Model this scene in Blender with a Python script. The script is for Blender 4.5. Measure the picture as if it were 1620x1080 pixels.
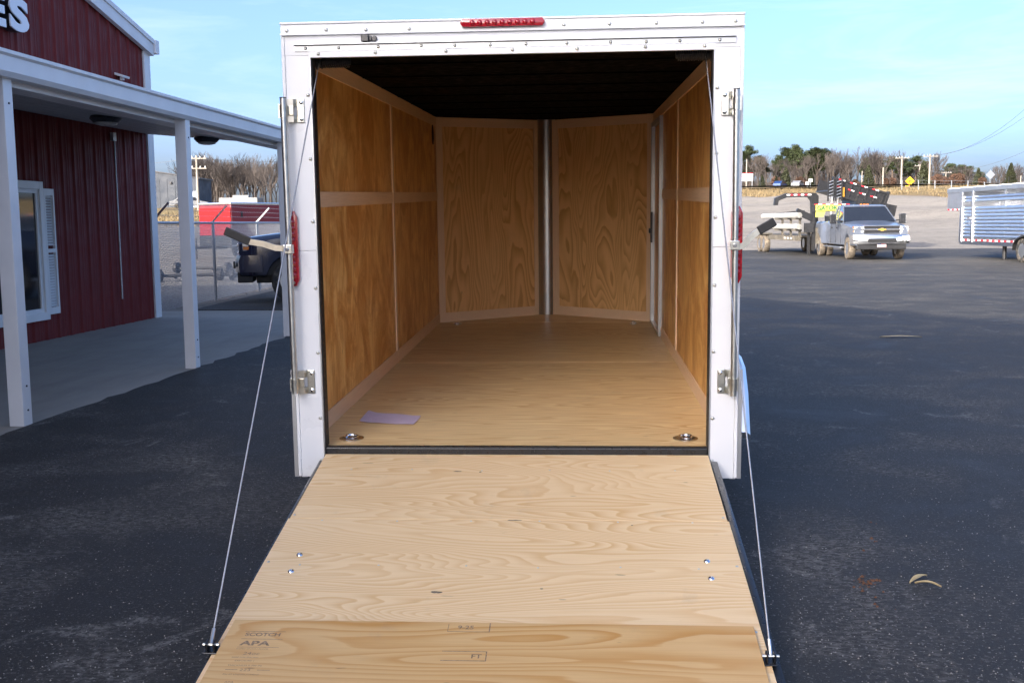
import bpy, bmesh, math, random
from mathutils import Vector, Matrix, Euler
random.seed(7)
scn = bpy.context.scene
for o in list(bpy.data.objects): bpy.data.objects.remove(o)
COL = scn.collection

# ------------------------------------------------------------------ camera
CAM = Vector((0.2895, -4.7020, 1.4561)); FPX = 1660.23
RT = Vector((0.99795, 0.06288, -0.0105)); FW = Vector((-0.06248, 0.99177, -0.11163))
FW.normalize(); RT = (RT - FW*RT.dot(FW)).normalized(); UP = RT.cross(FW)
cam = bpy.data.cameras.new('camera'); camo = bpy.data.objects.new('camera', cam); COL.objects.link(camo)
camo.matrix_world = Matrix(((RT.x, UP.x, -FW.x, CAM.x), (RT.y, UP.y, -FW.y, CAM.y), (RT.z, UP.z, -FW.z, CAM.z), (0, 0, 0, 1)))
cam.sensor_width = 36; cam.lens = FPX/1620*36; cam.clip_start = .05; cam.clip_end = 6000
scn.camera = camo

# ------------------------------------------------------------------ light
SUN_EL = math.radians(21.5); SUN_AZ = math.radians(52)
SDIR = Vector((-math.cos(SUN_EL)*math.cos(SUN_AZ), -math.cos(SUN_EL)*math.sin(SUN_AZ), math.sin(SUN_EL)))
w = bpy.data.worlds.new('World'); scn.world = w; w.use_nodes = True
nt = w.node_tree; nt.nodes.clear()
sky = nt.nodes.new('ShaderNodeTexSky'); sky.sky_type = 'NISHITA'; sky.sun_disc = False
sky.sun_elevation = SUN_EL; sky.sun_rotation = math.atan2(SDIR.x, SDIR.y); sky.air_density = .45; sky.dust_density = 4.5; sky.ozone_density = 3.0
bg = nt.nodes.new('ShaderNodeBackground'); bg.inputs[1].default_value = .15
wo = nt.nodes.new('ShaderNodeOutputWorld')
hs = nt.nodes.new('ShaderNodeHueSaturation'); hs.inputs['Saturation'].default_value = 1.08
tn = nt.nodes.new('ShaderNodeMix'); tn.data_type = 'RGBA'; tn.blend_type = 'MULTIPLY'; tn.inputs[0].default_value = 1; tn.inputs[7].default_value = (1.05, 1.0, .94, 1)
nt.links.new(sky.outputs[0], hs.inputs['Color']); nt.links.new(hs.outputs[0], tn.inputs[6]); 
wc = nt.nodes.new('ShaderNodeTexCoord'); wm = nt.nodes.new('ShaderNodeMapping'); wm.inputs['Scale'].default_value = (1, 1, 7)
wn = nt.nodes.new('ShaderNodeTexNoise'); wn.inputs['Scale'].default_value = 2.2; wn.inputs['Detail'].default_value = 7; wn.inputs['Roughness'].default_value = .62; wn.inputs['Distortion'].default_value = .5
wr = nt.nodes.new('ShaderNodeMapRange'); wr.inputs[1].default_value = .50; wr.inputs[2].default_value = .80; wr.inputs[3].default_value = 0; wr.inputs[4].default_value = .30
cm = nt.nodes.new('ShaderNodeMix'); cm.data_type = 'RGBA'; cm.blend_type = 'MIX'      # thin high cloud over the whole sky
cw = nt.nodes.new('ShaderNodeHueSaturation'); cw.inputs['Saturation'].default_value = .35; cw.inputs['Value'].default_value = 1.3
nt.links.new(wc.outputs['Generated'], wm.inputs[0]); nt.links.new(wm.outputs[0], wn.inputs['Vector']); nt.links.new(wn.outputs['Fac'], wr.inputs[0])
nt.links.new(wr.outputs[0], cm.inputs[0]); nt.links.new(tn.outputs[2], cm.inputs[6]); nt.links.new(tn.outputs[2], cw.inputs['Color']); nt.links.new(cw.outputs[0], cm.inputs[7])
nt.links.new(cm.outputs[2], bg.inputs[0]); nt.links.new(bg.outputs[0], wo.inputs[0])
sl = bpy.data.lights.new('sun', 'SUN'); sl.energy = 2.1; sl.angle = math.radians(.53); sl.color = (1, .93, .82)
so = bpy.data.objects.new('sun', sl); COL.objects.link(so); so.rotation_euler = SDIR.to_track_quat('Z', 'Y').to_euler()
so.location = (-30, -10, 30)
vs = scn.view_settings; vs.view_transform = 'Standard'; vs.look = 'None'; vs.gamma = 1; vs.exposure = 2.02
scn.render.resolution_x = 1024; scn.render.resolution_y = 682

# ------------------------------------------------------------------ pixel helpers
def ray(px, py): return FW + RT*((px-810)/FPX) - UP*((py-540)/FPX)
def ground(px, py, z=0.):
    d = ray(px, py); return CAM + d*((z-CAM.z)/d.z)
def onplane(px, py, p0, n):
    d = ray(px, py); return CAM + d*((Vector(p0)-CAM).dot(n)/d.dot(n))
FH = Vector((FW.x, FW.y, 0)).normalized(); RH = Vector((FH.y, -FH.x, 0))
YAW = math.atan2(RH.y, RH.x)
def depth_xy(px, D):
    """ground position seen in picture column px (at eye level) at distance D along the view"""
    d = ray(px, 350); h = Vector((d.x, d.y, 0)); h = h/h.dot(FH)
    return CAM.x+h.x*D, CAM.y+h.y*D
def sstep(a, b, t):
    t = min(1, max(0, (t-a)/(b-a))); return t*t*(3-2*t)
def terrain(x, y):
    D = y+4.7-.06*x
    if D < 52: return 0.
    if D < 110: h = 4.0*((D-52)/58)**1.25
    elif D < 150: h = 4.0+2.1*(D-110)/40
    elif D < 260: h = 6.1+3.1*(D-150)/110
    else: h = 9.2
    a = .70+.30*sstep(-22, 2, x)
    # a broad gravel heap on the right
    h += (.45*math.sin(x*.13+1)*math.sin(y*.11)+.22*math.sin(x*.41+y*.2)*math.sin(y*.33-x*.12))*sstep(58, 85, D)*(1-sstep(120, 150, D))
    return h*a

# ------------------------------------------------------------------ mesh helpers
class MB:
    def __init__(s): s.v = []; s.f = []
    def add(s, vs, fs):
        o = len(s.v); s.v += [tuple(p) for p in vs]; s.f += [tuple(i+o for i in q) for q in fs]; return s
    def box(s, x0, x1, y0, y1, z0, z1, M=None):
        p = [Vector(q) for q in ((x0,y0,z0),(x1,y0,z0),(x1,y1,z0),(x0,y1,z0),(x0,y0,z1),(x1,y0,z1),(x1,y1,z1),(x0,y1,z1))]
        if M is not None: p = [M @ q for q in p]
        return s.add(p, ((0,3,2,1),(4,5,6,7),(0,1,5,4),(1,2,6,5),(2,3,7,6),(3,0,4,7)))
    def obox(s, c, size, rot=(0,0,0)):
        M = Matrix.Translation(c) @ Euler(rot).to_matrix().to_4x4()
        a, b, d = size[0]/2, size[1]/2, size[2]/2
        return s.box(-a, a, -b, b, -d, d, M)
    def beam(s, p0, p1, wd, ht, upv=(0,0,1)):
        p0 = Vector(p0); p1 = Vector(p1); d = (p1-p0).normalized(); u = Vector(upv)
        sd = d.cross(u)
        if sd.length < 1e-4: sd = d.cross(Vector((1,0,0)))
        sd.normalize(); u = sd.cross(d)
        a = sd*wd/2; b = u*ht/2
        return s.add([p0-a-b,p0+a-b,p0+a+b,p0-a+b,p1-a-b,p1+a-b,p1+a+b,p1-a+b], ((0,1,2,3),(7,6,5,4),(0,4,5,1),(1,5,6,2),(2,6,7,3),(3,7,4,0)))
    def cyl(s, p0, p1, r, n=12, r2=None, caps=True):
        p0 = Vector(p0); p1 = Vector(p1); d = (p1-p0).normalized()
        a = d.orthogonal().normalized(); b = d.cross(a); r2 = r if r2 is None else r2
        V = []
        for (c, rr) in ((p0, r), (p1, r2)):
            for i in range(n):
                t = 2*math.pi*i/n; V.append(c+(a*math.cos(t)+b*math.sin(t))*rr)
        F = [(i, (i+1) % n, n+(i+1) % n, n+i) for i in range(n)]
        if caps: F += [tuple(range(n-1, -1, -1)), tuple(range(n, 2*n))]
        return s.add(V, F)
    def tube(s, pts, r, n=8):
        pts = [Vector(p) for p in pts]; V = []; F = []
        a = None
        for k, p in enumerate(pts):
            d = (pts[min(k+1, len(pts)-1)]-pts[max(k-1, 0)]).normalized()
            if a is None: a = d.orthogonal().normalized()
            a = (a-d*a.dot(d)).normalized(); b = d.cross(a)
            rr = r[k] if isinstance(r, (list, tuple)) else r
            V += [p+(a*math.cos(2*math.pi*i/n)+b*math.sin(2*math.pi*i/n))*rr for i in range(n)]
        for k in range(len(pts)-1):
            F += [(k*n+i, k*n+(i+1) % n, (k+1)*n+(i+1) % n, (k+1)*n+i) for i in range(n)]
        F += [tuple(range(n-1, -1, -1)), tuple((len(pts)-1)*n+i for i in range(n))]
        return s.add(V, F)
    def prism(s, poly, fn0, fn1):
        """poly: list of 2-D points; fn0/fn1 map a 2-D point to 3-D for the two caps"""
        n = len(poly); V = [fn0(*q) for q in poly]+[fn1(*q) for q in poly]
        return s.add(V, [tuple(range(n-1, -1, -1)), tuple(range(n, 2*n))]+[(i, (i+1) % n, n+(i+1) % n, n+i) for i in range(n)])
    def lathe(s, prof, n, M):
        """prof: (radius, height) pairs about local z of M"""
        V = []; F = []
        for (rr, h) in prof:
            V += [M @ Vector((rr*math.cos(2*math.pi*i/n), rr*math.sin(2*math.pi*i/n), h)) for i in range(n)]
        for k in range(len(prof)-1):
            F += [(k*n+i, k*n+(i+1) % n, (k+1)*n+(i+1) % n, (k+1)*n+i) for i in range(n)]
        F += [tuple(range(n-1, -1, -1)), tuple((len(prof)-1)*n+i for i in range(n))]
        return s.add(V, F)
    def loft(s, rings, closed=True, caps=True):
        n = len(rings[0]); V = [p for rg in rings for p in rg]; F = []
        for k in range(len(rings)-1):
            for i in range(n if closed else n-1):
                F.append((k*n+i, k*n+(i+1) % n, (k+1)*n+(i+1) % n, (k+1)*n+i))
        if caps: F += [tuple(range(n-1, -1, -1)), tuple((len(rings)-1)*n+i for i in range(n))]
        return s.add(V, F)
    def mesh(s, name, smooth=0, bevel=0, seg=2):
        me = bpy.data.meshes.new(name); me.from_pydata(s.v, [], s.f)
        bm = bmesh.new(); bm.from_mesh(me)
        bmesh.ops.recalc_face_normals(bm, faces=bm.faces)
        if bevel: bmesh.ops.bevel(bm, geom=[e for e in bm.edges if e.is_manifold and e.calc_face_angle(0) > .5], offset=bevel, segments=seg, affect='EDGES', profile=.6)
        bm.to_mesh(me); bm.free()
        if smooth:
            me.polygons.foreach_set('use_smooth', [True]*len(me.polygons)); me.set_sharp_from_angle(angle=math.radians(smooth))
        return me
    def build(s, name, mat, parent=None, smooth=0, bevel=0, seg=2, kind=None, label=None, loc=None, rot=None):
        me = s.mesh(name, smooth, bevel, seg); me.materials.append(mat)
        o = bpy.data.objects.new(name, me); COL.objects.link(o)
        if parent: o.parent = parent
        if loc: o.location = loc
        if rot: o.rotation_euler = rot
        if kind: o['kind'] = kind
        if label: o['label'] = label
        return o
def thing(name, label, cat, loc=(0,0,0), rotz=0, group=None, rot=None):
    o = bpy.data.objects.new(name, None); COL.objects.link(o); o.empty_display_size = .2
    o.location = loc; o.rotation_euler = rot if rot else (0, 0, rotz)
    o['label'] = label; o['category'] = cat
    if group: o['group'] = group
    return o
def tag(o, label, cat, group=None):
    o['label'] = label; o['category'] = cat
    if group: o['group'] = group
    return o
def dup(root, loc, rotz=0, scale=1, label=None, group=None):
    r = root.copy(); COL.objects.link(r); r.location = loc; r.rotation_euler = (0, 0, rotz)
    r.scale = scale if isinstance(scale, tuple) else (scale,)*3
    if label: r['label'] = label
    if group: r['group'] = group
    for ch in list(root.children):
        c = ch.copy(); COL.objects.link(c); c.parent = r
        for g_ in ch.children:
            d = g_.copy(); COL.objects.link(d); d.parent = c
    return r
def share(name, me, parent, loc, rot=(0,0,0), scale=(1,1,1)):
    o = bpy.data.objects.new(name, me); COL.objects.link(o); o.parent = parent
    o.location = loc; o.rotation_euler = rot; o.scale = scale; return o
def text_mesh(txt, size, extrude=0., bold=0., font_shear=0, sx=1.):
    cu = bpy.data.curves.new('t', 'FONT'); cu.body = txt; cu.size = size; cu.extrude = extrude; cu.offset = bold; cu.shear = font_shear
    cu.align_x = 'LEFT'; cu.resolution_u = 4
    ob = bpy.data.objects.new('t', cu); COL.objects.link(ob)
    bpy.context.view_layer.update()
    me = bpy.data.meshes.new_from_object(ob.evaluated_get(bpy.context.evaluated_depsgraph_get()))
    bpy.data.objects.remove(ob)
    if sx != 1:
        for v in me.vertices: v.co.x *= sx
    return me

# ------------------------------------------------------------------ materials
def newmat(name):
    m = bpy.data.materials.new(name); m.use_nodes = True
    t = m.node_tree; b = t.nodes['Principled BSDF']; return m, t, b
def nd(t, typ, **kw):
    n = t.nodes.new(typ)
    for k, v in kw.items(): setattr(n, k, v)
    return n
def ramp(t, fac, stops):
    r = t.nodes.new('ShaderNodeValToRGB'); cr = r.color_ramp
    while len(cr.elements) < len(stops): cr.elements.new(.5)
    for e, (p, c) in zip(cr.elements, stops):
        e.position = p; e.color = (c[0], c[1], c[2], 1) if hasattr(c, '__len__') else (c, c, c, 1)
    t.links.new(fac, r.inputs[0]); return r.outputs[0]
def math_n(t, op, a, b=None, c=None):
    n = t.nodes.new('ShaderNodeMath'); n.operation = op
    for i, v in enumerate((a, b, c)):
        if v is None: continue
        if hasattr(v, 'links'): t.links.new(v, n.inputs[i])
        else: n.inputs[i].default_value = v
    return n.outputs[0]
def mixc(t, fac, a, b, mode='MIX'):
    n = t.nodes.new('ShaderNodeMix'); n.data_type = 'RGBA'; n.blend_type = mode
    for i, v in ((0, fac), (6, a), (7, b)):
        if hasattr(v, 'links'): t.links.new(v, n.inputs[i])
        elif i == 0: n.inputs[0].default_value = v
        else: n.inputs[i].default_value = (v[0], v[1], v[2], 1)
    return n.outputs[2]
def noise(t, co, scale, detail=3, rough=.5, dist=0.):
    n = t.nodes.new('ShaderNodeTexNoise'); n.inputs['Scale'].default_value = scale; n.inputs['Detail'].default_value = detail
    n.inputs['Roughness'].default_value = rough; n.inputs['Distortion'].default_value = dist
    if co is not None: t.links.new(co, n.inputs['Vector'])
    return n.outputs['Fac']
def mapping(t, co, scale=(1,1,1), loc=(0,0,0), rot=(0,0,0)):
    m = t.nodes.new('ShaderNodeMapping'); m.inputs['Scale'].default_value = scale; m.inputs['Location'].default_value = loc; m.inputs['Rotation'].default_value = rot
    t.links.new(co, m.inputs['Vector']); return m.outputs[0]
def objco(t, rnd=True):
    tc = t.nodes.new('ShaderNodeTexCoord')
    if not rnd: return tc.outputs['Object']
    oi = t.nodes.new('ShaderNodeObjectInfo'); v = t.nodes.new('ShaderNodeVectorMath'); v.operation = 'ADD'
    k = math_n(t, 'MULTIPLY', oi.outputs['Random'], 37.)
    t.links.new(tc.outputs['Object'], v.inputs[0]); t.links.new(k, v.inputs[1]); return v.outputs[0]
def bump(t, b, h, strength=.3, dist=.01):
    n = t.nodes.new('ShaderNodeBump'); n.inputs['Strength'].default_value = strength; n.inputs['Distance'].default_value = dist
    t.links.new(h, n.inputs['Height']); t.links.new(n.outputs[0], b.inputs['Normal'])
def plain(name, col, rough=.5, metal=0., var=.12, vs=6., coat=0., bmp=0., bs=60., spec=None, dirt=None):
    m, t, b = newmat(name); co = objco(t)
    n1 = noise(t, co, vs, 5, .6)
    c = mixc(t, ramp(t, n1, ((.3, 0.), (.7, 1.))), [q*(1-var) for q in col], [min(1, q*(1+var)) for q in col])
    if dirt:
        n2 = noise(t, co, dirt[2], 6, .7); c = mixc(t, ramp(t, n2, ((dirt[1], 0.), (dirt[1]+.18, 1.))), c, dirt[0])
    t.links.new(c, b.inputs['Base Color'])
    if metal > .5: b.inputs['Roughness'].default_value = rough
    else: t.links.new(ramp(t, noise(t, co, vs*3, 4), ((.3, max(.02, rough*.8)), (.7, min(1, rough*1.2)))), b.inputs['Roughness'])
    b.inputs['Metallic'].default_value = metal; b.inputs['Coat Weight'].default_value = coat; b.inputs['Coat Roughness'].default_value = .05
    if spec is not None: b.inputs['Specular IOR Level'].default_value = spec
    if bmp: bump(t, b, noise(t, co, bs, 4, .6), bmp, .004)
    return m
def wood(name, light, dark, axis='x', rings=14., across=2.6, stretch=8., contrast=1., rough=.55, blotch=None, coat=0., fib=.12, defects=True):
    """rotary-cut plywood face: contour lines of a stretched noise field, plus fibre streaks, patches and small checks"""
    m, t, b = newmat(name); co = objco(t)
    k = {'x': (across/stretch, across, across), 'y': (across, across/stretch, across), 'z': (across, across, across/stretch)}[axis]
    mp = mapping(t, co, k)
    base = noise(t, mp, 1.0, 2.2, .42, .35)
    wob = noise(t, mp, 5.0, 3, .55)
    vor = nd(t, 'ShaderNodeTexVoronoi'); vor.inputs['Scale'].default_value = .55; t.links.new(mp, vor.inputs['Vector'])
    kn = math_n(t, 'POWER', 2.718, math_n(t, 'MULTIPLY', vor.outputs['Distance'], -3.2))
    v = math_n(t, 'ADD', math_n(t, 'MULTIPLY', base, rings), math_n(t, 'ADD', math_n(t, 'MULTIPLY', wob, .55), math_n(t, 'MULTIPLY', kn, rings*.22)))
    fr = math_n(t, 'FRACT', v)
    band = ramp(t, fr, ((0., 0.), (.30, .10), (.62, .55), (.86, 1.), (.93, .9), (1., 0.)))
    kf = {'x': (5, 170, 170), 'y': (170, 5, 170), 'z': (170, 170, 5)}[axis]
    fb = noise(t, mapping(t, co, kf), 1., 3, .6)
    reg = ramp(t, noise(t, mp, 1.3, 2), ((.35, .55), (.65, 1.)))
    fac = math_n(t, 'MULTIPLY', math_n(t, 'MULTIPLY', band, reg), contrast)
    c = mixc(t, fac, light, dark)
    c = mixc(t, ramp(t, fb, ((.35, fib), (.6, 0.))), c, [q*.62 for q in dark])
    if blotch:
        n2 = noise(t, mapping(t, co, (1, 1, .75)), blotch[1], 8, .68, .9)
        c = mixc(t, ramp(t, n2, ((.40, 0.), (.60, blotch[2]))), c, blotch[0])
        c = mixc(t, ramp(t, noise(t, mapping(t, co, (9, 9, 1.2)), 1., 4, .6), ((.5, 0.), (.7, .14))), c, [q*.8 for q in blotch[0]])
    if defects:
        n3 = noise(t, mapping(t, co, {'x': (9, 60, 60), 'y': (60, 9, 60), 'z': (60, 60, 9)}[axis]), 1., 2, .5)
        c = mixc(t, ramp(t, n3, ((.755, 0.), (.80, .75))), c, (.12, .08, .05))
        n4 = noise(t, co, 3.1, 6, .7)
        c = mixc(t, ramp(t, n4, ((.60, 0.), (.75, .22))), c, (.30, .25, .2))
    t.links.new(c, b.inputs['Base Color'])
    b.inputs['Roughness'].default_value = rough; b.inputs['Coat Weight'].default_value = coat; b.inputs['Coat Roughness'].default_value = .3
    b.inputs['Specular IOR Level'].default_value = .35
    bump(t, b, math_n(t, 'ADD', fb, math_n(t, 'MULTIPLY', band, .5)), .18, .002)
    return m

M = {}
M['ramp_ply'] = wood('ramp_ply', (.84, .62, .355), (.70, .43, .185), 'x', 40, 3.2, 6., contrast=.9)
M['flap_ply'] = wood('flap_ply', (.66, .43, .19), (.53, .27, .075), 'x', 18, 3.2, 6., rough=.5)
M['floor_ply'] = wood('floor_ply', (.96, .73, .39), (.72, .44, .165), 'x', 30, 4.2, 13., contrast=1.05, rough=.42, fib=.4)
M['wall_ply'] = wood('wall_ply', (.99, .66, .25), (.80, .42, .115), 'z', 22, 2.6, 4.5, contrast=.95, rough=.38, blotch=((.54, .215, .036), 3.6, .85), coat=.1)
M['front_ply'] = wood('front_ply', (.90, .58, .26), (.64, .35, .125), 'z', 26, 3.0, 5., rough=.45)
M['luan'] = wood('luan', (.88, .66, .45), (.82, .58, .38), 'z', 3, 3.0, 10., contrast=.5, rough=.5, fib=.2, defects=False)
M['luan_y'] = wood('luan_y', (.88, .66, .45), (.82, .58, .38), 'y', 3, 3.0, 10., contrast=.5, rough=.5, fib=.2, defects=False)
M['white'] = plain('white_aluminium', (.76, .77, .77), .32, 0., .02, 3., coat=.3, dirt=((.62, .62, .6), .66, 4.))
M['white_side'] = plain('white_skin', (.78, .79, .80), .3, 0., .02, 2., coat=.3)
M['alu'] = plain('mill_aluminium', (.62, .64, .66), .36, 1., .04, 8.)
M['dull_alu'] = plain('dull_aluminium', (.42, .43, .44), .3, 1., .05, 5.)
M['zinc'] = plain('zinc_plate', (.66, .66, .60), .28, 1., .15, 30.)
M['zinc_yellow'] = plain('zinc_yellow', (.62, .58, .49), .3, 1., .15, 25.)
M['steel'] = plain('galvanised_tube', (.60, .61, .58), .36, 1., .12, 30.)
M['cable'] = plain('wire_rope', (.50, .50, .50), .45, .9, .2, 200.)
M['black'] = plain('black_rubber', (.012, .012, .013), .5, 0, .3, 20.)
M['blackpaint'] = plain('black_paint', (.010, .011, .013), .3, 0, .3, 14., coat=.25, dirt=((.09, .08, .07), .68, 30.))
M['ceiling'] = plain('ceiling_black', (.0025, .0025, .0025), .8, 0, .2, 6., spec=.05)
M['dark_metal'] = plain('dark_metal', (.05, .05, .055), .4, .6, .2, 20.)
M['chrome'] = plain('chrome', (.80, .82, .84), .10, 1., .05, 10.)
M['ring'] = plain('zinc_ring', (.62, .62, .62), .25, 1., .1, 30.)
M['paper'] = plain('paper', (.62, .52, .66), .7, 0, .06, 12.)
M['ink'] = plain('stamp_ink', (.25, .175, .11), .8, 0, .5, 90.)
def lens_mat(name, col):
    m, t, b = newmat(name); co = objco(t)
    n = noise(t, co, 60, 2)
    t.links.new(mixc(t, n, [q*.6 for q in col], [min(1, q*1.35) for q in col]), b.inputs['Base Color'])
    b.inputs['Roughness'].default_value = .12; b.inputs['Coat Weight'].default_value = .8; b.inputs['Transmission Weight'].default_value = .12
    return m
M['lens'] = lens_mat('red_lens', (.42, .006, .018)); M['amber'] = lens_mat('amber_lens', (.75, .20, .02)); M['clear'] = lens_mat('clear_lens', (.30, .32, .34))
M['reflect'] = lens_mat('red_reflector', (.62, .01, .02))
M['tyre'] = plain('tyre', (.018, .018, .018), .8, 0, .25, 14., dirt=((.13, .11, .085), .5, 5.))
M['tyre_dirty'] = plain('muddy_tyre', (.10, .082, .062), .9, 0, .3, 6., dirt=((.22, .18, .13), .5, 6.))
M['redtape'] = plain('red_tape', (.55, .02, .03), .4); M['whitetape'] = plain('white_tape', (.78, .78, .76), .4)

def plate_mat():
    m, t, b = newmat('diamond_plate'); co = objco(t, False)
    def bars(ang, off):
        mp = mapping(t, co, (1, 1, 1), (off, off*.7, 0), (0, 0, 0))
        sx = nd(t, 'ShaderNodeSeparateXYZ'); t.links.new(mp, sx.inputs[0])
        a = math_n(t, 'ADD', math_n(t, 'MULTIPLY', sx.outputs[0], math.cos(ang)), math_n(t, 'MULTIPLY', sx.outputs[2], math.sin(ang)))
        c = math_n(t, 'SUBTRACT', math_n(t, 'MULTIPLY', sx.outputs[2], math.cos(ang)), math_n(t, 'MULTIPLY', sx.outputs[0], math.sin(ang)))
        u = math_n(t, 'ABSOLUTE', math_n(t, 'SUBTRACT', math_n(t, 'FRACT', math_n(t, 'MULTIPLY', a, 18.)), .5))
        v_ = math_n(t, 'ABSOLUTE', math_n(t, 'SUBTRACT', math_n(t, 'FRACT', math_n(t, 'MULTIPLY', c, 36.)), .5))
        return math_n(t, 'MULTIPLY', math_n(t, 'LESS_THAN', u, .36), math_n(t, 'LESS_THAN', v_, .2))
    h = math_n(t, 'MAXIMUM', bars(.7, 0), bars(-.7, .014))
    b.inputs['Base Color'].default_value = (.80, .82, .85, 1); b.inputs['Metallic'].default_value = 1; b.inputs['Roughness'].default_value = .36
    bump(t, b, h, .8, .004); return m
M['plate'] = plate_mat()

def asphalt_mat():
    m, t, b = newmat('asphalt'); co = objco(t, False)
    fine = noise(t, co, 160, 4, .7); speck = noise(t, co, 70, 2, .5); patch = noise(t, co, 1.1, 6, .68, .4); big = noise(t, co, .23, 4, .6)
    c = mixc(t, ramp(t, fine, ((.3, 0.), (.7, 1.))), (.014, .0125, .0105), (.047, .042, .036))
    # dusty scuffs and worn patches where the light aggregate shows
    dusty = math_n(t, 'MULTIPLY', ramp(t, patch, ((.47, 0.), (.64, 1.))), ramp(t, noise(t, mapping(t, co, (22, 46, 1)), 1., 6, .78), ((.46, 0.), (.60, 1.))))
    c = mixc(t, math_n(t, 'MULTIPLY', dusty, .8), c, (.19, .178, .16))
    c = mixc(t, math_n(t, 'MULTIPLY', ramp(t, speck, ((.61, 0.), (.67, 1.))), ramp(t, patch, ((.35, .35), (.65, 1.)))), c, (.20, .188, .168))
    scf = math_n(t, 'MULTIPLY', ramp(t, noise(t, mapping(t, co, (2.3, 2.1, 1)), 1., 6, .68, .8), ((.60, 0.), (.68, 1.))), ramp(t, noise(t, co, 48., 4, .75), ((.44, 0.), (.56, 1.))))
    c = mixc(t, math_n(t, 'MULTIPLY', scf, .7), c, (.24, .225, .20))
    # long tyre-dust streaks out on the lot
    st = noise(t, mapping(t, co, (.05, .9, 1), rot=(0, 0, -.25)), 1., 5, .6)
    sxyz = nd(t, 'ShaderNodeSeparateXYZ'); t.links.new(co, sxyz.inputs[0])
    far = ramp(t, math_n(t, 'DIVIDE', sxyz.outputs[1], 50.), ((.1, 0.), (.5, 1.), (.80, 1.), (.86, .15)))  # drops off at the far edge: the vehicles' shade strip put into the colour
    c = mixc(t, math_n(t, 'MULTIPLY', math_n(t, 'MULTIPLY', ramp(t, st, ((.40, .25), (.7, 1.))), far), .55), c, (.085, .080, .072))
    c = mixc(t, math_n(t, 'MULTIPLY', ramp(t, big, ((.35, .5), (.6, 0.))), 1.), c, (.014, .015, .017))
    t.links.new(c, b.inputs['Base Color'])
    t.links.new(ramp(t, patch, ((.3, .62), (.7, .85))), b.inputs['Roughness'])
    b.inputs['Specular IOR Level'].default_value = .3
    bump(t, b, math_n(t, 'ADD', fine, math_n(t, 'MULTIPLY', speck, .6)), .5, .006); return m
M['asphalt'] = asphalt_mat()
def ground_mat():
    m, t, b = newmat('gravel_and_grass'); co = objco(t, False)
    fine = noise(t, co, 11, 6, .85); mid = noise(t, co, 2., 6, .75); big = noise(t, co, .12, 5, .6)
    g = mixc(t, ramp(t, fine, ((.3, 0.), (.7, 1.))), (.088, .080, .070), (.285, .262, .232))
    g = mixc(t, ramp(t, mid, ((.4, .0), (.75, .45))), g, (.13, .115, .095))
    g = mixc(t, ramp(t, noise(t, co, .9, 6, .8), ((.42, .0), (.6, .5))), g, (.28, .257, .225))
    track = noise(t, mapping(t, co, (.03, .35, 1)), 1., 4, .5)
    g = mixc(t, ramp(t, track, ((.45, 0.), (.62, .45))), g, (.27, .248, .215))
    gr = mixc(t, ramp(t, noise(t, co, 1.4, 6, .7), ((.35, 0.), (.65, 1.))), (.12, .085, .042), (.21, .155, .08))
    gr = mixc(t, ramp(t, big, ((.45, 0.), (.7, .5))), gr, (.22, .20, .09))
    s = nd(t, 'ShaderNodeSeparateXYZ'); t.links.new(co, s.inputs[0])
    X, Y = s.outputs[0], s.outputs[1]
    # the bank starts about 105 m out, nearer on the far right and on the left behind the warehouse road
    lim = math_n(t, 'SUBTRACT', 104., math_n(t, 'MULTIPLY', ramp(t, math_n(t, 'DIVIDE', math_n(t, 'SUBTRACT', X, 30.), 30.), ((.0, 0.), (.8, 1.))), 48.))
    lim = math_n(t, 'SUBTRACT', lim, math_n(t, 'MULTIPLY', ramp(t, math_n(t, 'DIVIDE', math_n(t, 'ADD', X, 40.), 30.), ((.0, 1.), (1., 0.))), 26.))
    e = math_n(t, 'SUBTRACT', math_n(t, 'ADD', Y, math_n(t, 'MULTIPLY', math_n(t, 'SUBTRACT', noise(t, co, .12, 4), .5), 16.)), lim)
    mask = ramp(t, math_n(t, 'DIVIDE', e, 4.), ((.0, 0.), (1., 1.)))
    t.links.new(mixc(t, mask, g, gr), b.inputs['Base Color']); b.inputs['Roughness'].default_value = .95; b.inputs['Specular IOR Level'].default_value = .2
    bump(t, b, fine, .8, .03); return m
M['ground'] = ground_mat()
def concrete_mat():
    m, t, b = newmat('concrete'); co = objco(t, False)
    c = mixc(t, noise(t, co, 1.2, 6, .65), (.25, .225, .185), (.40, .365, .31))
    c = mixc(t, ramp(t, noise(t, mapping(t, co, (3, .5, 1)), 1., 5, .7), ((.5, 0.), (.75, .4))), c, (.16, .155, .145))
    t.links.new(c, b.inputs['Base Color']); b.inputs['Roughness'].default_value = .75
    bump(t, b, noise(t, co, 120, 4, .7), .2, .004); return m
M['concrete'] = concrete_mat()
M['red_metal'] = plain('red_sheet_metal', (.150, .020, .019), .6, 0, .12, 1.3, spec=.22, dirt=((.20, .06, .05), .66, 1.1))
M['white_trim'] = plain('white_trim', (.74, .74, .74), .42, 0, .05, 3., dirt=((.45, .42, .38), .68, 5.))
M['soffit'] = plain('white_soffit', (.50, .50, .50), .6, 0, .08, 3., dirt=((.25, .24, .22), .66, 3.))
M['glass'] = plain('dark_glass', (.012, .014, .018), .05, 0, .1, 2., coat=1.)
M['lampglass'] = plain('lamp_glass', (.45, .45, .43), .3)
M['sign_face'] = plain('sign_white', (.78, .80, .84), .35, 0, .02)
M['galv'] = plain('galvanised', (.42, .44, .46), .45, .8, .15, 20.)
M['road'] = plain('road_asphalt', (.13, .13, .13), .9, 0, .15, 1.)

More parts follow.
